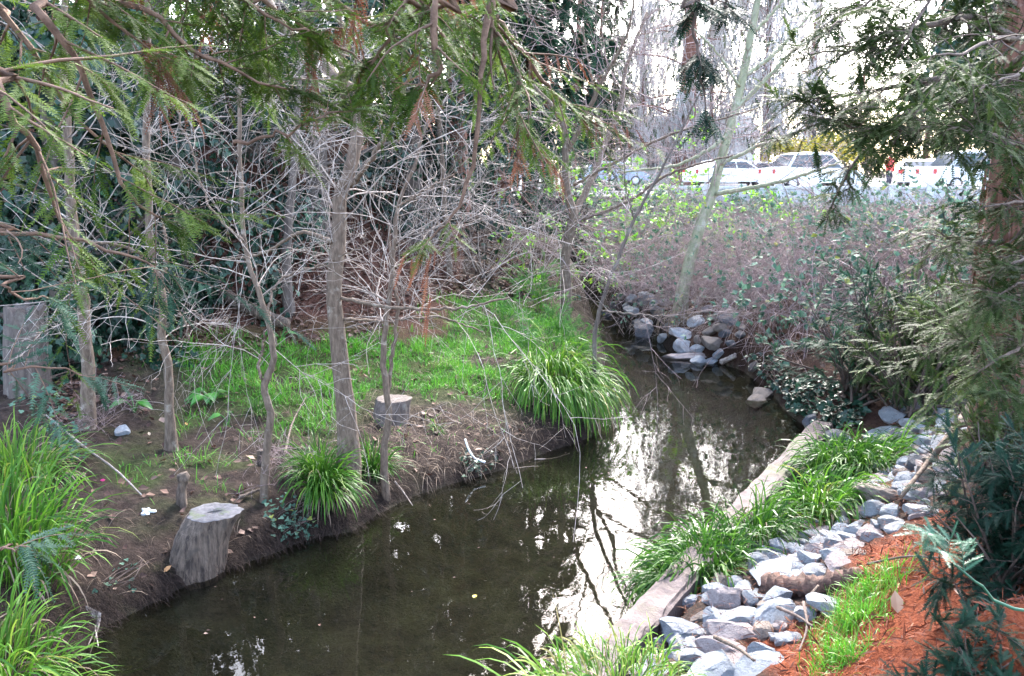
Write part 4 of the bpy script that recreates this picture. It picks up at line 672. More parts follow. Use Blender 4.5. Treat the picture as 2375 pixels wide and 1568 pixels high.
# hanging tassels of dead foliage at the tip of the long drooping bough
mb = MB(); n = 9; p = np.array([D(x,y,3.5) for x,y in [(940,585),(955,600),(970,590),(985,580),(1000,590),(1010,580),(992,640),(998,690),(992,740)]]); sprays(mb, p, np.array([[-.15,0,-1.]]*n)+rng.normal(size=(n,3))*.12, rdir(n)*.3+[0,-1,0], np.array([.14,.1,.13,.16,.14,.07,.14,.15,.1]), 18, .1, .9, .1, rng.uniform(.3,.9,n)); db = MB(); tubes(db, spline([D(990,560,3.5),D(985,585,3.5),D(992,650,3.5),D(990,760,3.5)],12), np.linspace(.003,.001,12), 4); o = db.build('branch', M['twig_red'], rt, True); mb.build('dead_needles', M['dead'], o)
# right hand redwood and its boughs
RB = D(2345,1000,7.6); RB[2] = float(ground(RB[0],RB[1])); rr_ = thing('redwood_tree', 'redwood with shaggy reddish trunk at the right, above the rocks and mulch', 'tree', RB)
mb = MB(); ax = spline([RB-[0,0,.2],D(2338,700,7.6),D(2335,560,7.6),D(2350,300,7.65),D(2352,0,7.7),D(2350,-900,7.9)],26); tubes(mb, ax, np.linspace(.25,.1,26)*(1+.35*np.exp(-np.arange(26)*.35)), 14, rough=.05); mb.build('trunk', M['bark_red'], rr_, True)
mb = MB(); n = 260; q, T, r0 = at(ax[None], np.linspace(.25,.12,26)[None], np.zeros(n,int), rng.uniform(.02,.55,n)); u = rdir(n); u[:,2] *= .1; u = nrm(u); blades(mb, q+u*(r0*1.12)[:,None], T*-1+u*.12, rng.uniform(.2,.6,n), rng.uniform(.015,.04,n), .02, 3, .5); mb.build('bark_strips', M['bark_red'], rr_)
RBO = [([(2350,560,14,7.6),(2400,500,11,6.6),(2370,470,8,6.),(2280,480,4,5.6)],dict(n2=22,ns=200,L2=(.15,.4))),([(2350,820,14,7.5),(2390,790,11,6.5),(2340,820,8,5.9),(2270,860,4,5.5)],dict(n2=22,ns=200,tmean=.6,L2=(.15,.4))),([(2345,200,14,7.6),(2390,160,10,6.4),(2340,180,8,5.6),(2260,210,4,5.2)],dict(n2=24,ns=220,L2=(.15,.4))),([(2350,700,12,7.6),(2410,640,10,6.4),(2390,640,8,5.8),(2310,690,4,5.4)],dict(n2=20,ns=180,L2=(.15,.4),tmean=.4)),
 ([(2345,90,26,7.6),(2250,40,18,7.2),(2150,60,14,6.8),(2040,90,10,6.5),(1950,130,6,6.2)],dict(n2=34,ns=330)),([(2345,240,22,7.6),(2250,190,16,7.1),(2130,190,12,6.7),(2000,215,8,6.3),(1840,235,5,6.)],dict(n2=36,ns=340)),
 ([(2345,350,20,7.6),(2240,300,15,7.),(2120,300,11,6.5),(2000,300,8,6.2),(1890,270,5,5.9)],dict(n2=32,ns=320,L2=(.15,.4))),([(2345,360,18,7.6),(2240,305,13,7.2),(2080,305,9,6.9),(1975,385,7,6.7),(1925,485,4,6.6)],dict(n2=16,ns=130,n3=12,L2=(.12,.26))),
 ([(2350,10,18,7.6),(2230,-40,14,7.1),(2100,-40,11,6.7),(1990,20,6,6.3),(1930,60,4,6.)],dict(n2=36,ns=340)),([(2350,300,16,7.6),(2330,250,13,6.6),(2260,230,11,5.9),(2160,250,7,5.4),(2080,270,4,5.2)],dict(n2=30,ns=280,tmean=.6)),
 ([(2350,150,18,7.6),(2400,100,13,6.6),(2330,90,11,5.6),(2240,120,7,5.),(2160,130,4,4.8)],dict(n2=26,ns=240,L=(.08,.13))),
 ([(2345,430,16,7.6),(2400,380,13,6.6),(2370,340,11,5.8),(2280,310,8,5.2),(2200,300,4,5.)],dict(n2=20,ns=180,tmean=.62,L2=(.15,.35))),([(2350,-100,18,7.6),(2300,-120,14,6.8),(2200,-60,10,6.2),(2120,60,6,5.8),(2080,130,4,5.7)],dict(n2=30,ns=280)),
 ([(2350,620,14,7.6),(2400,600,11,6.8),(2370,600,8,6.2),(2300,640,4,5.9)],dict(n2=16,ns=140)),([(2350,700,14,7.6),(2390,690,10,6.6),(2340,690,8,6.),(2250,730,4,5.7)],dict(n2=18,ns=160,tmean=.7)),
 ([(2350,780,14,7.5),(2300,800,10,6.9),(2230,790,8,6.6),(2150,820,4,6.4)],dict(n2=16,ns=130)),([(2350,560,14,7.6),(2290,560,10,7.3),(2220,560,7,7.1),(2160,530,4,7.)],dict(n2=14,ns=130))]
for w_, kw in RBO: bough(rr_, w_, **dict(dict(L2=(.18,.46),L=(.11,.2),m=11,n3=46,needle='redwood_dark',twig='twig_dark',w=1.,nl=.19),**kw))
# dark dangling bough in front of the bright lot
w_ = [(1622,-60,12,4.6),(1620,0,9,4.6),(1610,70,7,4.6),(1627,176,6,4.6),(1637,275,3,4.6)]; bough(rr_, w_, extra=np.array([ax[24],ax[24]*.45+D(1622,-60,4.6)*.55+[0,0,.5]]), n2=18, ns=120, L2=(.08,.2), L=(.09,.15), m=10, needle='redwood_cool', twig='twig_dark', t0=.35, K=26, tmean=.2)
w_ = [(1690,-60,10,4.8),(1683,-10,7,4.8),(1680,30,4,4.8)]; bough(rr_, w_, extra=np.array([ax[24],ax[24]*.45+D(1690,-60,4.8)*.55+[0,0,.45]]), n2=8, ns=50, L2=(.08,.18), L=(.08,.13), m=10, needle='redwood_cool', twig='twig_dark', t0=.75, K=22, tmean=.2)
# understorey evergreens on the right
def bush(label, px, py, ypx, hpx, wpx, n, L, m, needle, group=None, tmean=.5, depth=None, name='evergreen_shrub', nb=40, twig='twig_dark', droop=-.04):
    b = G(px,py) if depth is None else np.array([*D(px,py,depth)[:2],0.]); b[2] = ground(b[0],b[1]); s = pxm(b); h = hpx*s; w = wpx*s; root = thing(name,label,'shrub',b,group); K = 8; a = rng.uniform(0,6.28,nb); e = rng.uniform(.15,1.4,nb); d = np.stack([np.cos(a)*np.cos(e)*w*.5,np.sin(a)*np.cos(e)*w*.5,np.sin(e)*h],-1); Lb = np.linalg.norm(d,axis=1)*rng.uniform(.7,1.05,nb); d = nrm(d); out = [np.repeat(b[None],nb,0)+rng.normal(size=(nb,3))*[[w*.08,w*.08,0]]]
    for k in range(K-1): d = nrm(d+rng.normal(size=(nb,3))*.09+[0,0,droop]); out.append(out[-1]+d*(Lb/(K-1))[:,None])
    S = np.stack(out,1); S[:,:,2] = np.maximum(S[:,:,2], ground(S[:,:,0],S[:,:,1])+.02); R = np.repeat(np.linspace(.02,.004,K)[None],nb,0)*h*.6; mb = MB(); tubes(mb,S,R,5,rng.uniform(.2,.8,nb)); c, rc = grow(S,R,nb*4,.2,1.,(h*.1,h*.3),(35,75),6,.1,droop,0,.5,.002,.4,.5); tubes(mb,c,rc,3,rng.uniform(.2,.8,nb*4)); mb.build('stems',M[twig],root,True)
    mb = MB(); bt = rng.normal(0,.15,len(c)); k = rng.integers(0,len(c),n); q,T,_ = at(c,rc,k,rng.uniform(.05,1,n)); sprays(mb,q,nrm(T*.8+rdir(n)*.55+[0,0,-.1]),nrm(rdir(n)*.5+[0,0,1]),L*rng.uniform(.6,1.2,n),m,.2,1.05,.15,np.clip(tmean+bt[k]+rng.normal(0,.12,n),0,1)); mb.build('needles',M[needle],root); return root
gU = 'evergreen shrubs under the right redwood'
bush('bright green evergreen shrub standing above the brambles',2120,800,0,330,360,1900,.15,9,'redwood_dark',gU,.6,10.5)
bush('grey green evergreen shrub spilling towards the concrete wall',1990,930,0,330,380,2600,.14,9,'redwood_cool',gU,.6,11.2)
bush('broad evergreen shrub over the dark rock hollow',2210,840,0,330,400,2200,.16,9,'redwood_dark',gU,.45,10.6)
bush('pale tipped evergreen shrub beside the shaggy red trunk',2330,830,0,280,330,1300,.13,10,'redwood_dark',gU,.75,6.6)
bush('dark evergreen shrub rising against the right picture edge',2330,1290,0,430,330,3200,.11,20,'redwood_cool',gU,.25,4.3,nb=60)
bush('low dark evergreen sprigs in the mulch corner',2240,1600,0,230,330,520,.1,22,'redwood_cool',gU,.35,3.3,nb=16)
fb = thing('redwood_sapling','sapling shoot with pale blue green fresh tips leaning into the mulch','shrub',(lambda q: (q[0],q[1],float(ground(q[0],q[1]))))(D(2480,1560,2.3))); q0 = np.array(fb.location)
bough(fb,[(2420,1480,9,2.3),(2330,1400,8,2.3),(2250,1340,6,2.3),(2200,1290,4,2.3),(2160,1240,3,2.3)],extra=np.array([q0-[0,0,.05],(q0+D(2420,1480,2.3))/2]),n2=5,ns=34,L2=(.04,.09),L=(.06,.1),m=24,needle='fresh_tip',twig='fresh_tip',t0=.45,nl=.17)
# ---------------------------------------------------------------- parking lot beyond the brambles
mb = MB(); V = np.array([[-3.,31.6,LOTZ],[70,31.6,LOTZ],[70,135,LOTZ],[-3.,135,LOTZ]]); mb.add(V,np.array([[0,1,2,3]])); m, t, o = newmat('lot_asphalt'); p = N_(t,'ShaderNodeBsdfPrincipled',Roughness=.85); c = ramp(t, noise(t,1.2,6,.7), [(.3,(.09,.09,.1)),(.7,(.14,.14,.15))]); t.links.new(c,p.inputs['Base Color']); t.links.new(p.outputs[0],o.inputs[0]); tag(mb.build('parking_lot',m),kind='structure')
mb = MB()
for k in range(12): box(mb,(4+k*2.7,46,LOTZ+.004),(4.1+k*2.7,51,LOTZ+.008))
tag(mb.build('parking_lines',M['lot_concrete']),kind='structure')
bx0 = D(2330,440,31.0); bx1 = D(1500,440,31.6); v = (bx1-bx0)[:2]; Lb_ = np.linalg.norm(v); v /= Lb_; ang_ = math.atan2(v[1],v[0]); bar = thing('concrete_barrier','low white concrete barrier with square posts along the lot edge','barrier',(bx0[0],bx0[1],LOTZ-.1)); bar.rotation_euler.z = ang_
bpy.context.view_layer.update()
nb_ = int(Lb_/1.25)
def localbox(name, boxes, mat, parent, bev=0.):
    b = bmesh.new()
    for lo, hi in boxes:
        g = bmesh.ops.create_cube(b,size=1.); bmesh.ops.scale(b,vec=[h-l for l,h in zip(lo,hi)],verts=g['verts']); bmesh.ops.translate(b,vec=[(h+l)/2 for l,h in zip(lo,hi)],verts=g['verts'])
    if bev: bmesh.ops.bevel(b,geom=b.edges[:],offset=bev,segments=2,affect='EDGES')
    me = bpy.data.meshes.new(name); b.to_mesh(me); b.free(); me.materials.append(mat); o = bpy.data.objects.new(name,me); COL.objects.link(o); o.parent = parent; return o
po = localbox('post',[((-.14,-.14,-.5),(.14,.14,.52))],M['lot_concrete'],bar,.02); pn = localbox('panel',[((.145,-.06,-.5),(1.105,.06,.34))],M['barrier_panel'],bar,.01); cpn = localbox('cap_rail',[((.145,-.1,.35),(1.105,.1,.45))],M['lot_concrete'],bar,.015)
for k in range(1,nb_):
    for s in (po,pn,cpn): c = s.copy(); COL.objects.link(c); c.parent = bar; c.location = (k*1.25,0,0)
def car(label, px, y, yaw, paint, kind='hatch', low=None):
    b = D(px,420,y); root = thing('parked_car',label,'car',(b[0],b[1],LOTZ),'cars parked beyond the barrier'); root.rotation_euler.z = yaw; h = 1.7 if kind == 'suv' else 1.45; Ln = 4.4
    pr = [(-2.2,.35),(-2.2,.8),(-2.12,.98),(-1.9,1.02),(-1.6,1.06),(-1.2,h-.08),(-.7,h),(.3,h),(.65,h-.08),(1.2,.98),(1.9,.86),(2.15,.7),(2.2,.35)]
    b_ = bmesh.new(); rows = []
    for yy, s in ((-.86,.93),(-.8,1.),(.8,1.),(.86,.93)):
        rows.append([b_.verts.new((x*(1 if z < 1 else s),(yy if z < 1.0 else yy*(1-.16*(z-.95)/.6)),.35+(z-.35)*(1 if s == 1 else .985))) for x,z in pr])
    for r0,r1 in zip(rows,rows[1:]):
        for i in range(len(pr)-1): b_.faces.new((r0[i],r0[i+1],r1[i+1],r1[i]))
    b_.faces.new(rows[0][::-1]); b_.faces.new(rows[-1]); b_.faces.new([r[0] for r in rows]); b_.faces.new([r[-1] for r in rows][::-1]); bmesh.ops.recalc_face_normals(b_,faces=b_.faces[:]); me = bpy.data.meshes.new('body'); b_.to_mesh(me); b_.free(); me.materials.append(paint); me.polygons.foreach_set('use_smooth',np.ones(len(me.polygons),bool)); me.set_sharp_from_angle(angle=.6); o = bpy.data.objects.new('body',me); COL.objects.link(o); o.parent = root
    def pan(name,q,mat):
        mb = MB(); q = np.array(q,float); nn = nrm(np.cross(q[1]-q[0],q[2]-q[0])); k = len(q); mb.add(np.vstack([q,q+nn*.012]),[np.arange(k)[None,::-1],np.arange(k)[None]+k]+[np.array([[i,(i+1)%k,(i+1)%k+k,i+k]]) for i in range(k)]); me = mb.mesh(name,mat); o = bpy.data.objects.new(name,me); COL.objects.link(o); o.parent = root; return o
    t_ = h-.12
    for s in (-1,1):
        q0 = [(-1.15,s*.79,t_),(-.15,s*.77,t_),(-.1,s*.855,1.02),(-1.5,s*.855,1.04)]; q1 = [(-.08,s*.77,t_),(.5,s*.78,t_-.02),(1.0,s*.855,1.0),(-.03,s*.855,1.02)]
        for q in (q0,q1): pan('side_window',q if s > 0 else q[::-1],M['glass'])
        if low: q = [(-.9,s*.868,.66),(.9,s*.868,.64),(.9,s*.868,.4),(-.9,s*.868,.4)]; pan('lower_panel',q if s > 0 else q[::-1],low)
        pan('tail_lamp',[(-2.205,s*.8,.95),(-2.205,s*.55,.95),(-2.205,s*.55,.75),(-2.205,s*.8,.75)][::s],M['tail']); pan('headlight',[(2.19,s*.8,.74),(2.19,s*.5,.76),(2.2,s*.5,.6),(2.2,s*.8,.6)][::-s],M['rim'])
        for x in (-1.35,1.35):
            w = bpy.data.meshes.new('wheel'); g = bmesh.new(); bmesh.ops.create_cone(g,cap_ends=True,segments=24,radius1=.33,radius2=.33,depth=.2); bmesh.ops.bevel(g,geom=[e for e in g.edges if len(e.link_faces) == 2 and any(len(f.verts) > 6 for f in e.link_faces)],offset=.04,segments=2,affect='EDGES'); g.to_mesh(w); g.free(); w.materials.append(M['tyre']); o = bpy.data.objects.new('wheel',w); COL.objects.link(o); o.parent = root; o.location = (x,s*.78,.33); o.rotation_euler.x = math.pi/2
            w2 = bpy.data.meshes.new('rim'); g = bmesh.new(); bmesh.ops.create_cone(g,cap_ends=True,segments=16,radius1=.21,radius2=.17,depth=.03); g.to_mesh(w2); g.free(); w2.materials.append(M['rim']); o2 = bpy.data.objects.new('rim',w2); COL.objects.link(o2); o2.parent = o; o2.location = (0,0,-s*.11)
    pan('windscreen',[(.68,-.66,t_),(.68,.66,t_),(1.2,.78,1.0),(1.2,-.78,1.0)][::-1],M['glass']); pan('rear_window',[(-1.24,-.66,t_),(-1.24,.66,t_),(-1.62,.76,1.07),(-1.62,-.76,1.07)],M['glass'])
car('white hatchback behind the leaning pale trunk',1690,47,.3,M['car_white']); car('big white estate car under the yellow bushes',1880,42,.2,M['car_white'],'suv'); car('white car with orange lower doors beside the person',2135,46,1.05,M['car_white'],low=M['car_orange'])
car('blue grey car seen through the budding twigs',1415,56,.1,M['car_grey']); car('white car half hidden by the dark evergreens',1165,58,.5,M['car_white']); car('white car at the right behind the redwood boughs',2260,39,.1,M['car_white'],'suv')
car('white car parked between the thin redwood and the estate car',1785,55,1.2,M['car_white'])
# person in a red jacket (skin-grown single body)
pb = D(2060,430,42.5); per = thing('person','person in a red jacket and dark trousers standing beside the orange and white car','person',(pb[0],pb[1],LOTZ)); per.rotation_euler.z = .5
jt = [(0,0,.95,.15),(0,0,1.15,.15),(0,.0,1.38,.17),(0,0,1.5,.065),(0,.01,1.58,.09),(0,.0,1.7,.085),(-.19,0,1.4,.075),(-.25,.02,1.14,.055),(-.23,-.06,.9,.045),(-.22,-.1,.82,.04),(.19,0,1.4,.075),(.25,.03,1.14,.055),(.24,-.04,.9,.045),(.23,-.07,.82,.04),(-.1,0,.88,.11),(-.11,-.02,.5,.075),(-.12,.02,.09,.055),(-.12,-.13,.04,.045),(.1,0,.88,.11),(.12,.01,.5,.075),(.12,.05,.09,.055),(.13,-.1,.04,.045)]
ed = [(0,1),(1,2),(2,3),(3,4),(4,5),(2,6),(6,7),(7,8),(8,9),(2,10),(10,11),(11,12),(12,13),(0,14),(14,15),(15,16),(16,17),(0,18),(18,19),(19,20),(20,21)]
me = bpy.data.meshes.new('tmp'); me.from_pydata([j[:3] for j in jt],ed,[]); o = bpy.data.objects.new('tmp',me); COL.objects.link(o); sk = o.modifiers.new('s','SKIN'); sb = o.modifiers.new('u','SUBSURF'); sb.levels = 1; sb.render_levels = 1
for v_, j in zip(me.skin_vertices[0].data, jt): v_.radius = (j[3],j[3]*.85)
me.skin_vertices[0].data[0].use_root = True; dg = bpy.context.evaluated_depsgraph_get(); bm2 = bpy.data.meshes.new_from_object(o.evaluated_get(dg)); bpy.data.objects.remove(o); bm2.name = 'body'
for mt_ in (plain('skin',(.5,.32,.24),.6),plain('red_jacket',(.62,.07,.06),.7),plain('dark_trousers',(.04,.04,.06),.8),plain('brown_hair',(.06,.035,.02),.7)): bm2.materials.append(mt_)
for f in bm2.polygons:
    z = f.center.z; x = abs(f.center.x); f.use_smooth = True
    f.material_index = 3 if z > 1.66 or (z > 1.5 and f.center.y > .03) else (0 if z > 1.47 or (x > .17 and z < .88) else (1 if z > .86 else (2 if z > .1 else 3)))
o = bpy.data.objects.new('body',bm2); COL.objects.link(o); o.parent = per
# pale house
hb_ = D(1610,420,70); hs_ = thing('house','pale house with grey roof behind the bare twigs, beyond the lot','house',(hb_[0],hb_[1],LOTZ)); 
localbox('wall',[((-4.5,0,0),(4.5,7,3.1))],M['plaster'],hs_)
b_ = bmesh.new(); q = [(-5,-.5,3.0),(5,-.5,3.0),(5,7.5,3.0),(-5,7.5,3.0),(-5,3.5,5.2),(5,3.5,5.2)]; vs = [b_.verts.new(x) for x in q]
for f in ((0,1,5,4),(2,3,4,5),(1,2,5),(3,0,4),(3,2,1,0)): b_.faces.new([vs[i] for i in f])
me = bpy.data.meshes.new('roof'); b_.to_mesh(me); b_.free(); me.materials.append(M['roof']); o = bpy.data.objects.new('roof',me); COL.objects.link(o); o.parent = hs_
for x in (-3,2.6):
    w = localbox('window',[((x-.75,-.06,1.),(x+.75,-.003,2.3))],M['car_white'],hs_); g = localbox('pane',[((x-.62,-.075,1.1),(x-.04,-.061,2.2)),((x+.04,-.075,1.1),(x+.62,-.061,2.2))],M['glass'],w)
localbox('door',[((-.5,-.05,.0),(.5,-.003,2.1))],M['car_grey'],hs_)
for l, px, y, w, h in [('yellow flowering bush left, behind the white estate car',1835,52,2.6,2.6),('yellow flowering bush right, half behind redwood boughs',1925,50,2.4,2.9)]:
    b = D(px,400,y); b[2] = LOTZ; root = thing('yellow_bush',l,'shrub',b,'yellow bushes behind the cars'); mb = MB(); n = 1500; u = rdir(n); u[:,2] = np.abs(u[:,2]); c = rdir(9)*[[w*.4,w*.4,h*.25]]+[0,0,h*.55]; q = c[rng.integers(0,9,n)]+u*w*.32*rng.uniform(.6,1.1,(n,1))*[1,1,1.]+b; leaves(mb,q,rdir(n),u,rng.uniform(.1,.22,n),DIA,rng.random(n),wide=1.5); mb.build('foliage',M['yellow'],root); mb = MB(); tubes(mb,np.stack([np.repeat(b[None],8,0),b+c[:8]*.6,b+c[:8]],1),np.full((8,3),.04),5); mb.build('stems',M['twig_dark'],root)
# ---------------------------------------------------------------- sedge tussocks
def tussock(label, px, py, r_px, h_px, n=420, lean=(0,0), w=.011, group='strap leaved sedge tussocks', base=None, tm=.45, dry=.14, droop=.75, jit=.35, spread=1., elev=(38,88)):
    b = G(px,py) if base is None else np.array(base,float); s = pxm(b); r = r_px*s; h = h_px*s; root = thing('sedge_tussock',label,'sedge',b,group); n = int(n*1.35); a = rng.uniform(0,6.28,n); q = np.sqrt(rng.random(n))*r*jit; p = b+np.stack([np.cos(a)*q,np.sin(a)*q,0*q],-1); p[:,2] = ground(p[:,0],p[:,1])-.01 if base is None else b[2]
    a2 = a+rng.normal(0,.5,n); e = np.radians(rng.uniform(*elev,n)); d = np.stack([np.cos(a2)*np.cos(e)*spread+lean[0],np.sin(a2)*np.cos(e)*spread+lean[1],np.sin(e)],-1); L = (h*.95+r*.4)*rng.uniform(.45,1.1,n); dr = droop*1.45*rng.uniform(.6,1.35,n); nd = int(n*dry)
    mb = MB(); blades(mb,p[nd:],d[nd:],L[nd:],w*rng.uniform(.6,1.25,n-nd),dr[nd:],7,np.clip(rng.normal(tm,.2,n-nd),0,1)); mb.build('blades',M['sedge'],root)
    mb = MB(); blades(mb,p[:nd],nrm(d[:nd]*[1,1,.5]),L[:nd]*.8,w*.8,dr[:nd]*1.5,7,rng.random(nd)); mb.build('dead_blades',M['straw'],root); return root
tussock('tall bright sedge mass at the picture edge above the fork of twigs',20,1290,125,205,480,(.04,-.03),.016,tm=.5,jit=.95,spread=.5)
tussock('leafy sedge behind the tall mass, up the bank',50,1110,110,125,300,(.05,0),.015,tm=.6,jit=.7)
tussock('sedge in the near corner beside the bunch of bare twigs',10,1560,150,170,460,(.1,0),.013,tm=.62,dry=.22,jit=.6)
tussock('sedge hanging to the water in front of the thickest trunk',750,1150,65,135,420,(.12,-.3),.013,tm=.45,spread=.6)
tussock('upper half of the sedge left of the thickest trunk',735,1105,65,90,260,(-.05,0),.012,tm=.3)
tussock('dark sedge between the two right hand trunks',868,1095,60,70,240,(.05,-.1),.012,tm=.3)
tussock('largest drooping sedge, spilling over the bank tip into the creek',1290,915,78,165,820,(.08,-.36),.014,tm=.5,jit=.95,droop=1.25,spread=.55)
tussock('drooping sedge crown on top of the bank tip',1295,885,62,65,380,(.0,-.1),.013,tm=.5,jit=.9,spread=.6)
tussock('sedge overhanging the wall nearest the tan rocks',1610,1335,140,125,800,(-.1,-.03),.0145,tm=.3,dry=.06,jit=.6,droop=1.15,elev=(34,88))
tussock('sedge flopping over the wall above the lowest one',1745,1250,105,115,560,(-.03,-.08),.0145,tm=.3,jit=.6,droop=1.15,elev=(34,88))
tussock('bright middle sedge sprawling onto the pale rocks',1905,1195,130,105,620,(.1,-.15),.0145,tm=.45,jit=.5,droop=1.15,elev=(34,88))
tussock('large upper sedge left half, beside the concrete wall',1945,1088,105,100,560,(.02,-.1),.0145,tm=.3,dry=.08,jit=.6,droop=1.15,elev=(34,88))
tussock('large upper sedge right half, beside the grey rocks',2020,1085,105,100,560,(.12,-.1),.0145,tm=.36,jit=.6,droop=1.15,elev=(34,88))
tussock('sedge filling the wall top between the lowest and the next tussock',1675,1300,80,95,320,(-.1,-.08),.0145,tm=.3,dry=.07,jit=.5,droop=1.15)
tussock('arching sedge at the bottom edge beside the wall end',1430,1600,190,72,440,(-.05,.05),.010,tm=.72,dry=.2,base=(*P(1430,1590,.5)[:2],.46),jit=.8,droop=1.0,elev=(34,88))
tussock('few long sedge blades rising from the bottom edge over the water',1270,1600,60,330,16,(-.3,.05),.013,tm=.7,dry=0,base=(.3,4.6,.26),jit=.5,droop=.5)
tussock('dark tuft beside the pale sapling',600,960,45,45,90,(0,0),.008,tm=.25)
tussock('dark little sedge by the grass terrace edge',1015,1000,30,25,50,(0,0),.007,tm=.35)
rtuft = tussock('pale fibrous root tuft under the leaning trunk',1570,770,65,55,240,(0,-.2),.006,None,tm=.9,dry=1.,droop=1.4,jit=.5) if False else None
def tuft(label, px, py, r_px, h_px, n, mat='grass', group=None, name='grass_tuft', tm=.6):
    b = G(px,py); s = pxm(b); r = r_px*s; p = b+rng.normal(size=(n,3))*[[r*.45,r*.45,0]]; p[:,2] = ground(p[:,0],p[:,1])-.01; mb = MB(); d = nrm(rng.normal(size=(n,3))*.45+[0,0,1]); blades(mb,p,d,h_px*s*rng.uniform(.5,1.2,n),.0055*rng.uniform(.6,1.2,n),rng.uniform(.2,.8,n),4,np.clip(rng.normal(tm,.22,n),0,1)); o = mb.build(name,M[mat],origin=b); return tag(o,label,'grass',group)
for l,x,y,r,h,n in [('bright grass tuft growing in the red mulch, uppermost',2015,1375,95,62,560),('bright grass tuft in the middle of the mulch',1975,1450,90,62,520),('bright grass tuft at the lower edge of the mulch',1945,1530,75,58,420)]: tuft(l,x,y,r,h,n,group='grass tufts in the mulch')
tuft('small pale weed at the bottom edge above the water',952,1640,20,60,40)
b = G(1570,752); mb = MB(); n = 260; p = b+rng.normal(size=(n,3))*[[.14,.08,.02]]+[0,-.12,.22]; blades(mb,p,nrm(rng.normal(size=(n,3))*.5+[0,-.5,.1]),rng.uniform(.3,.6,n),.008,rng.uniform(1.,1.8,n),6,rng.random(n)); tag(mb.build('root_tuft',M['straw'],origin=b),'pale fibrous root tuft hanging under the leaning trunk','root tuft')
# ---------------------------------------------------------------- meadow grass, ivy, litter, shreds
def scatter(n, box_, poly, cond=None):
    q = rng.uniform((box_[0],box_[1]),(box_[2],box_[3]),(n,2)); z = ground(q[:,0],q[:,1]); p = np.stack([q[:,0],q[:,1],z],-1); px,py = proj(p); ok = inpoly(px,py,poly)&~inpoly(q[:,0],q[:,1],CREEK)&(segdist(q[:,0],q[:,1],CREEK) > .06)
    if cond is not None: ok &= cond(p)
    return p[ok]
mb = MB()
for poly, N, hh in ((GRASS1,150000,(.07,.2)),(GRASS2,40000,(.06,.17)),(GRASS3,60000,(.06,.16)),(GRASS4,24000,(.05,.12)),([(850,930),(1180,940),(1230,1000),(1000,1060),(880,1080)],30000,(.05,.13))):
    p = scatter(N,(-5,7.5,3,20),[(x,y) for x,y in poly],lambda p: fbm(p[:,0]*1.3,p[:,1]*1.3,33)+.12+(fbm(p[:,0]*7,p[:,1]*7,35)-.47)*.7 > rng.uniform(.46,.68,len(p))); n = len(p); k = fbm(p[:,0]*3,p[:,1]*3,44); L = rng.uniform(*hh,n)*(.25+3.2*k*k)
    blades(mb,p-[0,0,.01],nrm(rng.normal(size=(n,3))*.5+[0,0,1]),L,.0075*rng.uniform(.6,1.3,n),rng.uniform(.2,1.,n),3,np.clip(rng.normal(.45,.16,n)+(k-.47)*.8,0,.93))
g_ = mb.build('grass',M['grass']); tag(g_,'bright green grass on the left bank terrace','grass',None,'stuff')
mb = MB(); BANK = [(150,1540),(480,1330),(830,1240),(1060,1125),(1390,1020),(1390,760),(1100,660),(250,700),(100,950)]
p = scatter(16000,(-5,5,3,20),BANK,lambda p: fbm(p[:,0]*2,p[:,1]*2,91) > .44); n = len(p); blades(mb,p,nrm(rng.normal(size=(n,3))+[0,0,.3]),rng.uniform(.06,.3,n),.004,rng.uniform(.4,1.5,n),4,rng.random(n))
p = scatter(11000,(-3,6.5,2.4,13),[(860,930),(1000,945),(1180,960),(1390,1010),(1260,1050),(1060,1110),(900,1140),(830,1000)]); n = len(p); blades(mb,p,nrm(rng.normal(size=(n,3))+[.2,-.5,.3]),rng.uniform(.12,.4,n),.0045,rng.uniform(.6,1.8,n),5,rng.random(n))
tag(mb.build('dry_grass',M['straw']),'dry straw and root strands on the left bank','dry grass',None,'stuff')
mb = MB(); LBn = np.array(LB); n = 5200; k = rng.integers(0,len(LBn)-1,n); u = rng.random((n,1)); e = LBn[k]*(1-u)+LBn[k+1]*u; nv = (LBn[k+1]-LBn[k])[:,[1,0]]*[-1,1]; nv = nrm(nv); q = e+nv*rng.uniform(.0,.3,(n,1))
bad = inpoly(q[:,0],q[:,1],CREEK); q[bad] = e[bad]-nv[bad]*rng.uniform(.0,.3,(bad.sum(),1)); p = np.stack([q[:,0],q[:,1],ground(q[:,0],q[:,1])+.01],-1); out = np.where(bad[:,None],nv,-nv); keep = (fbm(p[:,0]*2.5,p[:,1]*2.5,17) > .4)&(p[:,1] < 16); p, out = p[keep], out[keep]; n = len(p)
blades(mb,p,nrm(np.concatenate([out,np.full((n,1),.25)],1)+rng.normal(size=(n,3))*.55),rng.uniform(.06,.26,n),.0035,rng.uniform(1.,2.2,n),5,rng.uniform(0,.55,n))
tag(mb.build('root_fringe',M['root']),'dark root strands and dead stems hanging from the cut bank','roots',None,'stuff')
mb = MB()
p = scatter(110000,(-9,8,4,22),[(100,1000),(90,420),(560,440),(1250,560),(1250,690),(1000,700),(820,790),(420,830),(330,900)],lambda p: rng.random(len(p)) < np.clip((fbm(p[:,0],p[:,1],60)-.25)*2,0,1)); p = np.concatenate([p,scatter(1500,(-5,4,3,14),BANK),scatter(6000,(2.5,9,9,22),[(1500,700),(1400,640),(2374,640),(2374,900),(1900,960)])]); n = len(p); n = min(n,42000); p = p[:n] if n == len(p) else p[rng.permutation(len(p))[:n]]
leaves(mb,p+[0,0,.015],nrm(rdir(n)*[1,1,.3]),nrm(rdir(n)*.8+[0,0,1]),rng.uniform(.04,.105,n),DIA,rng.random(n),wide=1.5)
tag(mb.build('leaf_litter',M['fallen']),'brown fallen leaves covering the slope','fallen leaves',None,'stuff')
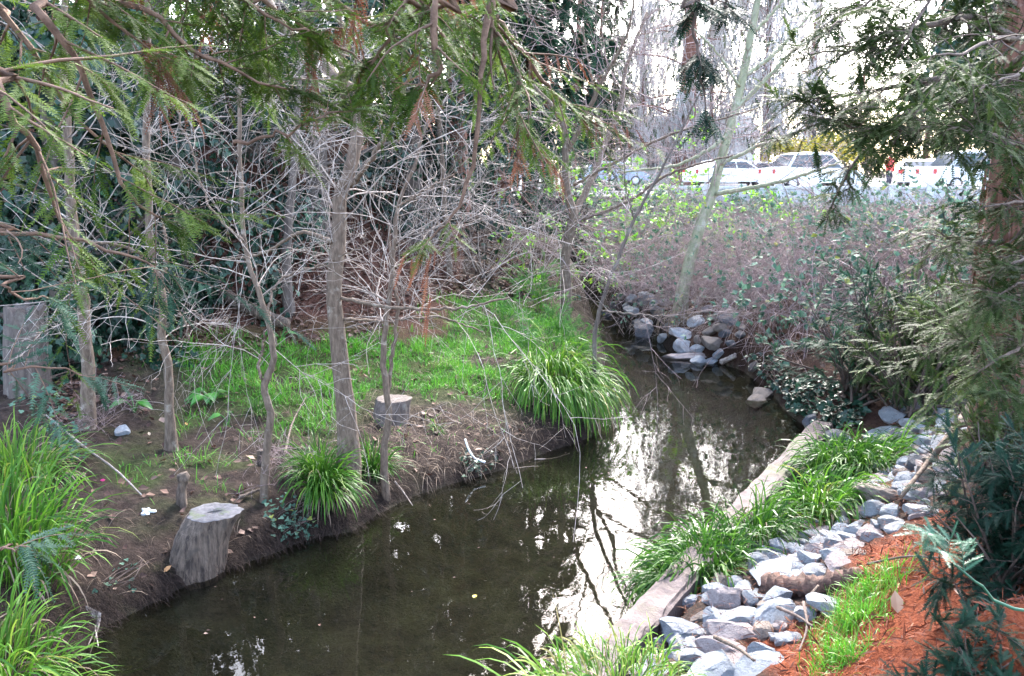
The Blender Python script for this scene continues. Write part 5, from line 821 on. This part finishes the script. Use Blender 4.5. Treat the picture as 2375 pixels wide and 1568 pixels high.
mb = MB(); p = scatter(52000,(.3,2,6,12),MULCH); n = len(p); p += [0,0,.004]; p[:,2] += rng.uniform(0,.03,n); blades(mb,p,nrm(rng.normal(size=(n,3))*[1,1,.35]+[0,0,.12]),rng.uniform(.02,.1,n),rng.uniform(.003,.012,n),.25,2,np.clip(rng.normal(.5,.25,n),0,1),twist=1.)
M['mulch'] = leafmat('red_bark_shreds',[(0,(.035,.01,.006)),(.35,(.14,.032,.014)),(.75,(.3,.078,.032)),(1,(.42,.18,.1))],.85,.05); tag(mb.build('bark_mulch',M['mulch']),'shredded red bark mulch on the right slope','mulch',None,'stuff')
def ivy_patch(label, poly, n, sz, mat='ivy', group='ivy patches on the banks', tm=.6, hh=.12, box_=(-5,3,8,20), vines=10):
    q = np.array(poly,float); c = rng.uniform(q.min(0),q.max(0),(n*4,2)); c = c[inpoly(c[:,0],c[:,1],poly)][:n]; p = G(c[:,0],c[:,1]); p = p[~inpoly(p[:,0],p[:,1],CREEK)]
    n = len(p); b = p.mean(0); b[2] = ground(b[0],b[1]); root = thing('ivy_patch',label,'ivy',b,group); mb = MB(); q = p+np.stack([rng.normal(size=n)*.02,rng.normal(size=n)*.02,rng.uniform(.01,hh,n)],-1); leaves(mb,q,nrm(rdir(n)*[1,1,.4]+[0,-.3,-.2]),nrm(rdir(n)*.6+[0,-.4,1]),sz*rng.uniform(.6,1.25,n),IVY,np.clip(rng.normal(tm,.22,n),0,1)); mb.build('leaves',M[mat],root)
    mb = MB(); i = rng.integers(0,n,(vines,4)); S = q[i]; S = S[np.linalg.norm(S[:,0]-S[:,-1],axis=1) < 2.]; S = np.sort(S,axis=1) if len(S) else S
    if len(S): tubes(mb,np.array([spline(s,12) for s in S]),np.full((len(S),12),.003),4); mb.build('vines',M['twig_dark'],root)
ivy_patch("ivy hanging over the bank edge by the white stick",[(1060,1060),(1140,1050),(1165,1100),(1080,1120)],70,.05); ivy_patch('ivy on the soil left of the hanging sedge',[(610,1160),(720,1170),(735,1250),(640,1270)],110,.05,'bramble_leaf')
ivy_patch('ivy covering the far bank beyond the wall end',[(1800,900),(1900,880),(2010,930),(1990,1000),(1890,1000),(1840,960)],480,.085); ivy_patch('ivy at the waterline below the brambles',[(1720,830),(1800,840),(1880,960),(1850,990),(1780,900)],240,.08)
ivy_patch('ivy under the shaggy redwood trunk',[(2200,800),(2374,780),(2374,1010),(2290,1000),(2230,930)],420,.075,'ivy',tm=.8,hh=.3,box_=(2,4,8,14)); ivy_patch('ivy creeping onto the upper end of the wall',[(1880,1000),(1925,990),(1935,1060),(1880,1070)],40,.06,box_=(1,6,5,11))
ivy_patch('bramble sprig in front of the tall old stump',[(20,880),(140,840),(160,960),(40,980)],90,.07,'bramble_leaf',tm=.6,hh=.3); ivy_patch('bramble shoot along the fallen pale branch',[(90,980),(200,1010),(240,1120),(140,1080)],60,.06,'bramble_leaf',tm=.5,hh=.2); ivy_patch('small weeds on bare soil by the sawn stump',[(210,1300),(330,1290),(340,1370),(220,1370)],22,.035,'bramble_leaf',tm=.6,hh=.03)
def arum(label, px, py, n, L):
    b = G(px,py); root = thing('arum_plant',label,'plant',b,'glossy broad leaved plants on the bank')
    for k in range(n):
        a = rng.uniform(0,6.28); tip = b+np.array([math.cos(a)*L*.7,math.sin(a)*L*.7,L*rng.uniform(.6,1.1)]); mb = MB(); st = spline([b-[0,0,.02],(b+tip)/2+[0,0,L*.15],tip],6); tubes(mb,st,np.full(6,.006),4,.5); d = nrm(np.array([[math.cos(a),math.sin(a),-.25]])); nn = nrm(np.array([[-math.cos(a)*.3,-math.sin(a)*.3-.3,1.]])); x = np.linspace(0,1,7); w = np.array([.16,.3,.34,.3,.22,.12,.01]); V = []; s = np.cross(d,nn)[0]
        for i in range(7): c = tip+d[0]*L*1.1*x[i]+nn[0]*(.12*math.sin(x[i]*3)-.22*x[i]**2)*L; V += [c-s*w[i]*L*1.1+nn[0]*.05*L,c,c+s*w[i]*L*1.1+nn[0]*.05*L]
        F = [[i*3+j,i*3+j+1,i*3+j+4,i*3+j+3] for i in range(6) for j in range(2)]; mb.add(V,np.array(F),rng.uniform(.2,.9)); mb.build('leaf',M['arum'],root,True)
arum('big glossy plant with broad leaves right of the crooked trunk',490,940,13,.17); arum('glossy broad leaved plant left of the crooked trunk',312,955,8,.15); arum('single upright glossy leaf plant below the big one',530,985,3,.13); arum('bright young broad leaved plant by the pale sapling, on the terrace',652,790,7,.16); arum('low glossy plant behind the reddish trunk foot',330,790,4,.1)
# ---------------------------------------------------------------- stumps, logs, sticks
def stump(label, px, py, wpx, hpx, top_px, top_py, hollow=False, wtop=None, mat='dead_wood', cut='cut_wood', jag=0.):
    b = G(px,py); s = pxm(b); r = wpx*s/2; tp = D(top_px,top_py,b[1]+.12); ax = spline([b-[0,0,.2],b+(tp-b)*.5,tp],14); root = thing('tree_stump',label,'stump',b); mb = MB(); n = 44; an = np.arange(n)/n*6.2832; lob = 1+.05*np.sin(an*3+1)+.03*np.sin(an*7); V = []; K = 14; U = np.array([1,0,0]); rt_ = (wtop or wpx)*s/2
    d = nrm(ax[-1]-ax[0]); Vv = np.array([0,1,0]); 
    for k in range(K):
        f = k/(K-1); rr = (r*(1+.12*(1-f)**3))*(1-f)+rt_*f; V.append(ax[k]+rr*((lob+.03*np.sin(an*13+k*.25)+.02*np.sin(an*19-k*.2))*(1+.012*rng.normal(size=n)))[:,None]*(np.cos(an)[:,None]*U+np.sin(an)[:,None]*Vv))
    V = np.array(V); V[-1,:,2] += jag*(np.sin(an*3+2)+.7*np.sin(an*8)+.5*rng.normal(size=n)); V[-2,:,2] += jag*.5*np.sin(an*3+2); ii = np.arange(K*n).reshape(K,n); mb.add(V.reshape(-1,3),np.stack([ii[:-1],np.roll(ii[:-1],-1,1),np.roll(ii[1:],-1,1),ii[1:]],-1).reshape(-1,4)); mb.build('trunk',M[mat],root,True)
    mb = MB(); top = V[-1]; c = top.mean(0); rings = [1,.97,.8,.6,.4,.2,.07]; W_ = [c+(top-c)*q+[0,0,.006*(q < .99)+.012*rng.normal()*0+(-.03 if q < .1 and hollow else 0)] for q in rings]; W_ = np.array(W_)+rng.normal(size=(len(rings),n,3))*[[[0,0,.002]]]; W_[0] = top+[0,0,.002]; ii = np.arange(len(rings)*n).reshape(-1,n); mb.add(W_.reshape(-1,3),[np.stack([ii[:-1],np.roll(ii[:-1],-1,1),np.roll(ii[1:],-1,1),ii[1:]],-1).reshape(-1,4),ii[-1:]]); mb.build('cut_face',M[cut],root,True)
    if hollow:
        mb = MB(); cr = [spline([c+[0,0,.0085],c+(top[i]-c)*.14+[0.006,0,.0095],c+(top[i]-c)*.27+[0,0,.0085]],6) for i in (3,14,25,36)]; tubes(mb,np.array(cr),np.repeat(np.linspace(.006,.0015,6)[None],4,0),4); mb.build('crack',M['tyre'],root)
    return root
stump('large sawn off stump leaning over the water edge, flat grey top',440,1290,120,130,497,1188,True,122); stump('short cut stump among dry grass behind the slim double trunk',900,975,80,50,912,925,False,82,'bark_dark','bark_dark'); stump('tall old broken stump at the left, behind brambles',62,900,95,190,58,715,False,84,'bark_dark','bark_dark',.045)
mb = MB(); b = G(424,1170); tubes(mb,np.array([spline([b-[0,0,.1],D(420,1140,b[1]),D(426,1115,b[1]),D(422,1098,b[1])],12)]),np.interp(np.linspace(0,1,12),[0,.3,.6,.8,1],[.055,.045,.04,.055,.045])[None],9,rough=.12,cap=True); tag(mb.build('wooden_snag',M['dead_wood'],origin=b,smooth=True),'short knobbly dead snag standing behind the sawn stump','snag')
def stick(name, label, pts_, r0, r1, mat='dead_wood', cat='stick', group=None, lift=.0, side=(), K=16, onground=True, rg=.06):
    """a stick lying on the ground: pixel way points (or world points)"""
    w = np.array([G(a,b)+[0,0,r0*.8+lift] for a,b in pts_]) if onground else np.array(pts_); mb = MB(); c = spline(w,K); 
    tubes(mb,c[None],(np.linspace(r0,r1,K)*(1+(.08 if K < 30 else .16)*rng.normal(size=K)))[None],8 if K < 30 else 12,cap=True,rough=rg)
    for i,d,l in side: q = np.array([c[i],c[i]+np.array(d)*l*.5+rng.normal(size=3)*.01,c[i]+np.array(d)*l]); tubes(mb,spline(q,8)[None],np.linspace(r0*.45,r1*.4,8)[None],6,cap=True)
    return tag(mb.build(name,M[mat],origin=w[len(w)//2],smooth=True),label,cat,group)
stick('fallen_branch','long bare fallen branch lying across the riprap rocks',[(2285,880),(2250,960),(2205,1040),(2150,1110),(2085,1195)],.045,.018,'bark','branch',lift=.12,side=[(7,(.5,-.3,.1),.35),(10,(.6,.1,.2),.25)])
M['rotten'] = barkmat('rotten_wood', (.035,.018,.013), (.12,.06,.045), (.16,.1,.075), 8, (.3,1,1), bs=1.)
stick('rotten_log','dark rotten log half buried between the rocks and the mulch',[(1780,1372),(1850,1375),(1920,1365),(1990,1345)],.1,.05,'rotten','log',lift=-.05,K=40,rg=.17)
stick('split_log','old split log lying on the leaf slope below the dark trunk',[(505,690),(560,722),(620,750),(665,768)],.11,.085,'dead_wood','log',lift=.02)
stick('stick','brown twig lying on the large blue grey rock',[(1800,1455),(1850,1480),(1880,1505)],.012,.006,'twig_dark','stick','loose sticks on the rocks',.13); stick('stick','grey stick lying over the near rocks',[(1655,1530),(1710,1560),(1745,1590)],.014,.007,'dead_wood','stick','loose sticks on the rocks',.14); stick('stick','stick leaning between the tan rocks and the pink rock',[(1860,1440),(1868,1500),(1850,1560)],.01,.005,'twig_dark','stick','loose sticks on the rocks',.12); stick('stick','small broken stick on the pale rock above the rotten log',[(1875,1420),(1895,1395)],.014,.01,'dead_wood','stick','loose sticks on the rocks',.1)
stick('stick','pale stick floating near the far side of the sedge',[(1240,1076),(1280,1074),(1320,1062)],.008,.005,'twig','stick',None,.05); stick('stick','thin stick poking from the bank into the water',[(915,1130),(935,1155),(957,1187)],.008,.004,'twig','stick',None,.06)
stick('plank','thin pale driftwood piece on the far waterline',[(1672,852),(1705,836)],.05,.04,'twig','driftwood',None,.05)
stick('fallen_branch','long thin pale branch lying down the soil bank at the left',[(110,990),(190,1060),(270,1120),(330,1180)],.014,.006,'twig','branch',lift=.12); stick('stick','short upright stick beside the dead stems heap',[(660,1090),(680,1010),(710,950)],.014,.006,'dead_wood','stick',None,.14)
stick('stick','low curved stick behind the sawn stump',[(555,1165),(590,1150),(625,1140)],.018,.01,'dead_wood','stick',None,.03); stick('stick','long dry stick lying in the red mulch',[(2010,1330),(2100,1315),(2190,1320)],.009,.004,'twig_dark','stick',None,.06,side=[(8,(.3,.3,.2),.2)])
bw = G(1090,1055); stick('white_branch','bleached white bent branch at the bank edge above ivy',[D(1078,1018,bw[1]),D(1086,1040,bw[1]-.05),D(1100,1062,bw[1]-.1),D(1125,1072,bw[1]-.12)],.01,.013,'white_plastic','branch',None,0,onground=False)
mb = MB(); bb = G(215,1425)
for k in range(9): e = D(random.uniform(150,240),random.uniform(1490,1550),bb[1]-random.uniform(.1,.5)); e[2] = max(e[2],-.05); tubes(mb,spline([D(200+k*4,1405+k*2,bb[1]),D(205+k*3,1450,bb[1]-.05),e],10)[None],np.linspace(.009,.004,10)[None],5,rng.uniform(.2,.9))
tag(mb.build('twig_bunch',M['twig'],origin=bb),'bunch of bare bent twigs hanging into the water in the near corner','twigs')
b = G(612,1080); br_ = thing('board','square of pale weathered board standing behind the pale sapling','board',b); o = localbox('panel',[((-.065,-.015,-.05),(.065,.015,.16))],M['dead_wood'],br_,.004)
def scrap(label, px, py, s, mat, cat='litter'):
    b = G(px,py); g = bmesh.new(); bmesh.ops.create_icosphere(g,subdivisions=3,radius=1.); 
    v = np.array([x.co[:] for x in g.verts]); rr = np.random.default_rng(int(px)); f = 1+.35*np.sin(v@rr.normal(size=3)*5)+.25*np.sin(v@rr.normal(size=3)*9)
    for x, c in zip(g.verts, v*f[:,None]*[1,1,.45]): x.co = c*s
    me = bpy.data.meshes.new('scrap'); g.to_mesh(me); g.free(); me.materials.append(mat); o = bpy.data.objects.new('crumpled_scrap',me); COL.objects.link(o); o.location = (b[0],b[1],b[2]+s*.3); tag(o,label,cat)
scrap('crumpled white paper scrap on the soil left of the sawn stump',342,1190,.05,M['white_plastic']); scrap('small white scrap on bare soil near the left sedge',180,1296,.025,M['white_plastic']); scrap('tiny pink scrap on the soil by the tall sedge',238,1115,.018,plain('pink_plastic',(.75,.05,.25),.5))
def leaf1(label, px, py, s, c):
    b = G(px,py); mb = MB(); leaves(mb,b[None]+[[0,0,.02]],np.array([[random.uniform(-1,1),.3,.35]]),np.array([[.1,-.5,1.]]),np.array([s]),OVAL,.5,wide=.9); tag(mb.build('fallen_leaf',plain('leaf_'+label.split()[0],c,.7),origin=b),label,'leaf','single fallen leaves')
leaf1('orange brown fallen leaf on the soil below the sawn stump',380,1332,.075,(.4,.2,.08)); leaf1('tan fallen leaf near the left sedge',215,1290,.05,(.4,.25,.15)); leaf1('pale fallen leaf left of the reddish trunk foot',348,1014,.05,(.5,.36,.24)); leaf1('large curled tan leaf lying on the red mulch',2080,1430,.13,(.45,.28,.18)); leaf1('amber leaf at the foot of the reddish trunk',435,990,.05,(.5,.25,.08)); leaf1('white chip of wood on the mulch',2240,1395,.08,(.55,.38,.28))
b = P(1098,1388,0.); mb = MB(); leaves(mb,b[None]+[[0,0,.006]],np.array([[.3,1,.05]]),np.array([[0,0,1.]]),np.array([.06]),OVAL,.8); tag(mb.build('floating_leaf',M['yellow'],origin=b),'yellow green leaf floating in the middle of the dark water','leaf')


mb = MB(); p = np.concatenate([scatter(30000,(.3,3,6,12),FILL)]); n = len(p); p[:,2] += rng.uniform(.0,.1,n); blades(mb,p,nrm(rng.normal(size=(n,3))*[1,1,.3]),rng.uniform(.02,.1,n),.004,.4,2,rng.random(n),twist=1.); tag(mb.build('debris',M['dead']),'brown needles and bark bits caught between the rocks','debris',None,'stuff')

def fennel(label, px, py, hpx, n=16):
    b = G(px,py); s = pxm(b); h = hpx*s; root = thing('feathery_plant',label,'plant',b,'feathery plants on the bank tip'); d = nrm(rng.normal(size=(n,3))*.35+[0,0,1]); out = [b+rng.normal(size=(n,3))*[[.07,.07,0]]]; L = h*rng.uniform(.5,1.1,n)
    for k in range(6): d = nrm(d+rng.normal(size=(n,3))*.1); out.append(out[-1]+d*(L/6)[:,None])
    S = np.stack(out,1); R = np.repeat(np.linspace(.006,.002,7)[None],n,0); mb = MB(); tubes(mb,S,R,4,.5); c, rc = grow(S,R,n*7,.2,1.,(h*.12,h*.3),(30,60),5,.12,-.04,.1,.6,.0015,.5); tubes(mb,c,rc,3,.5); mb.build('stems',M['young'],root,True)
    mb = MB(); m_ = n*26; k = rng.integers(0,len(c),m_); q,T,_ = at(c,rc,k,rng.uniform(.1,1,m_)); sprays(mb,q,nrm(T+rdir(m_)*.6),rdir(m_),h*.14*rng.uniform(.6,1.3,m_),9,.3,.5,.2,np.clip(rng.normal(.35,.25,m_),0,1)); mb.build('foliage',M['feather'],root)
M['feather'] = leafmat('feathery_foliage',[(0,(.04,.13,.03)),(.5,(.09,.25,.06)),(1,(.2,.38,.12))],.55,.35,.15)
for l,x,y,h in [('feathery green plant in front of the forked dark trunk',1290,800,110),('feathery green plant beside the tall sedge crown',1225,835,110),('tall feathery plant right behind the grassy terrace',1255,720,130),('feathery plant leaning over the water by the thin stem',1350,830,90),('low feathery plant at the back of the terrace',1170,760,90)]: fennel(l,x,y,h)


q = rng.uniform((-2.5,4.5),(2.6,14),(500,2)); q = q[inpoly(q[:,0],q[:,1],CREEK)][:70]; n = len(q); mb = MB(); leaves(mb,np.stack([q[:,0],q[:,1],np.full(n,.005)],-1),rdir(n)*[1,1,0],np.array([[0,0,1.]]*n),rng.uniform(.012,.035,n),DIA,rng.random(n),wide=1.4); tag(mb.build('floating_debris',M['fallen']),'tiny leaf bits floating on the creek','debris',None,'stuff')

# every rock that shares its description with a few neighbours gets its place among them
bpy.context.view_layer.update(); byl = {}
for o in list(COL.objects):
    if o.parent is None and o.get('category') == 'rock': byl.setdefault(o['label'], []).append(o)
ORD = ['leftmost','second from left','third from left','fourth from left','fifth from left','sixth from left','seventh from left','eighth from left']
for l, os_ in byl.items():
    if 1 < len(os_) <= 8:
        for k, o in enumerate(sorted(os_, key=lambda o: float(proj(np.array(o.location))[0]))): o['label'] = f"{l}, {ORD[k] if k < len(os_)-1 or len(os_) > 3 else 'rightmost'}"
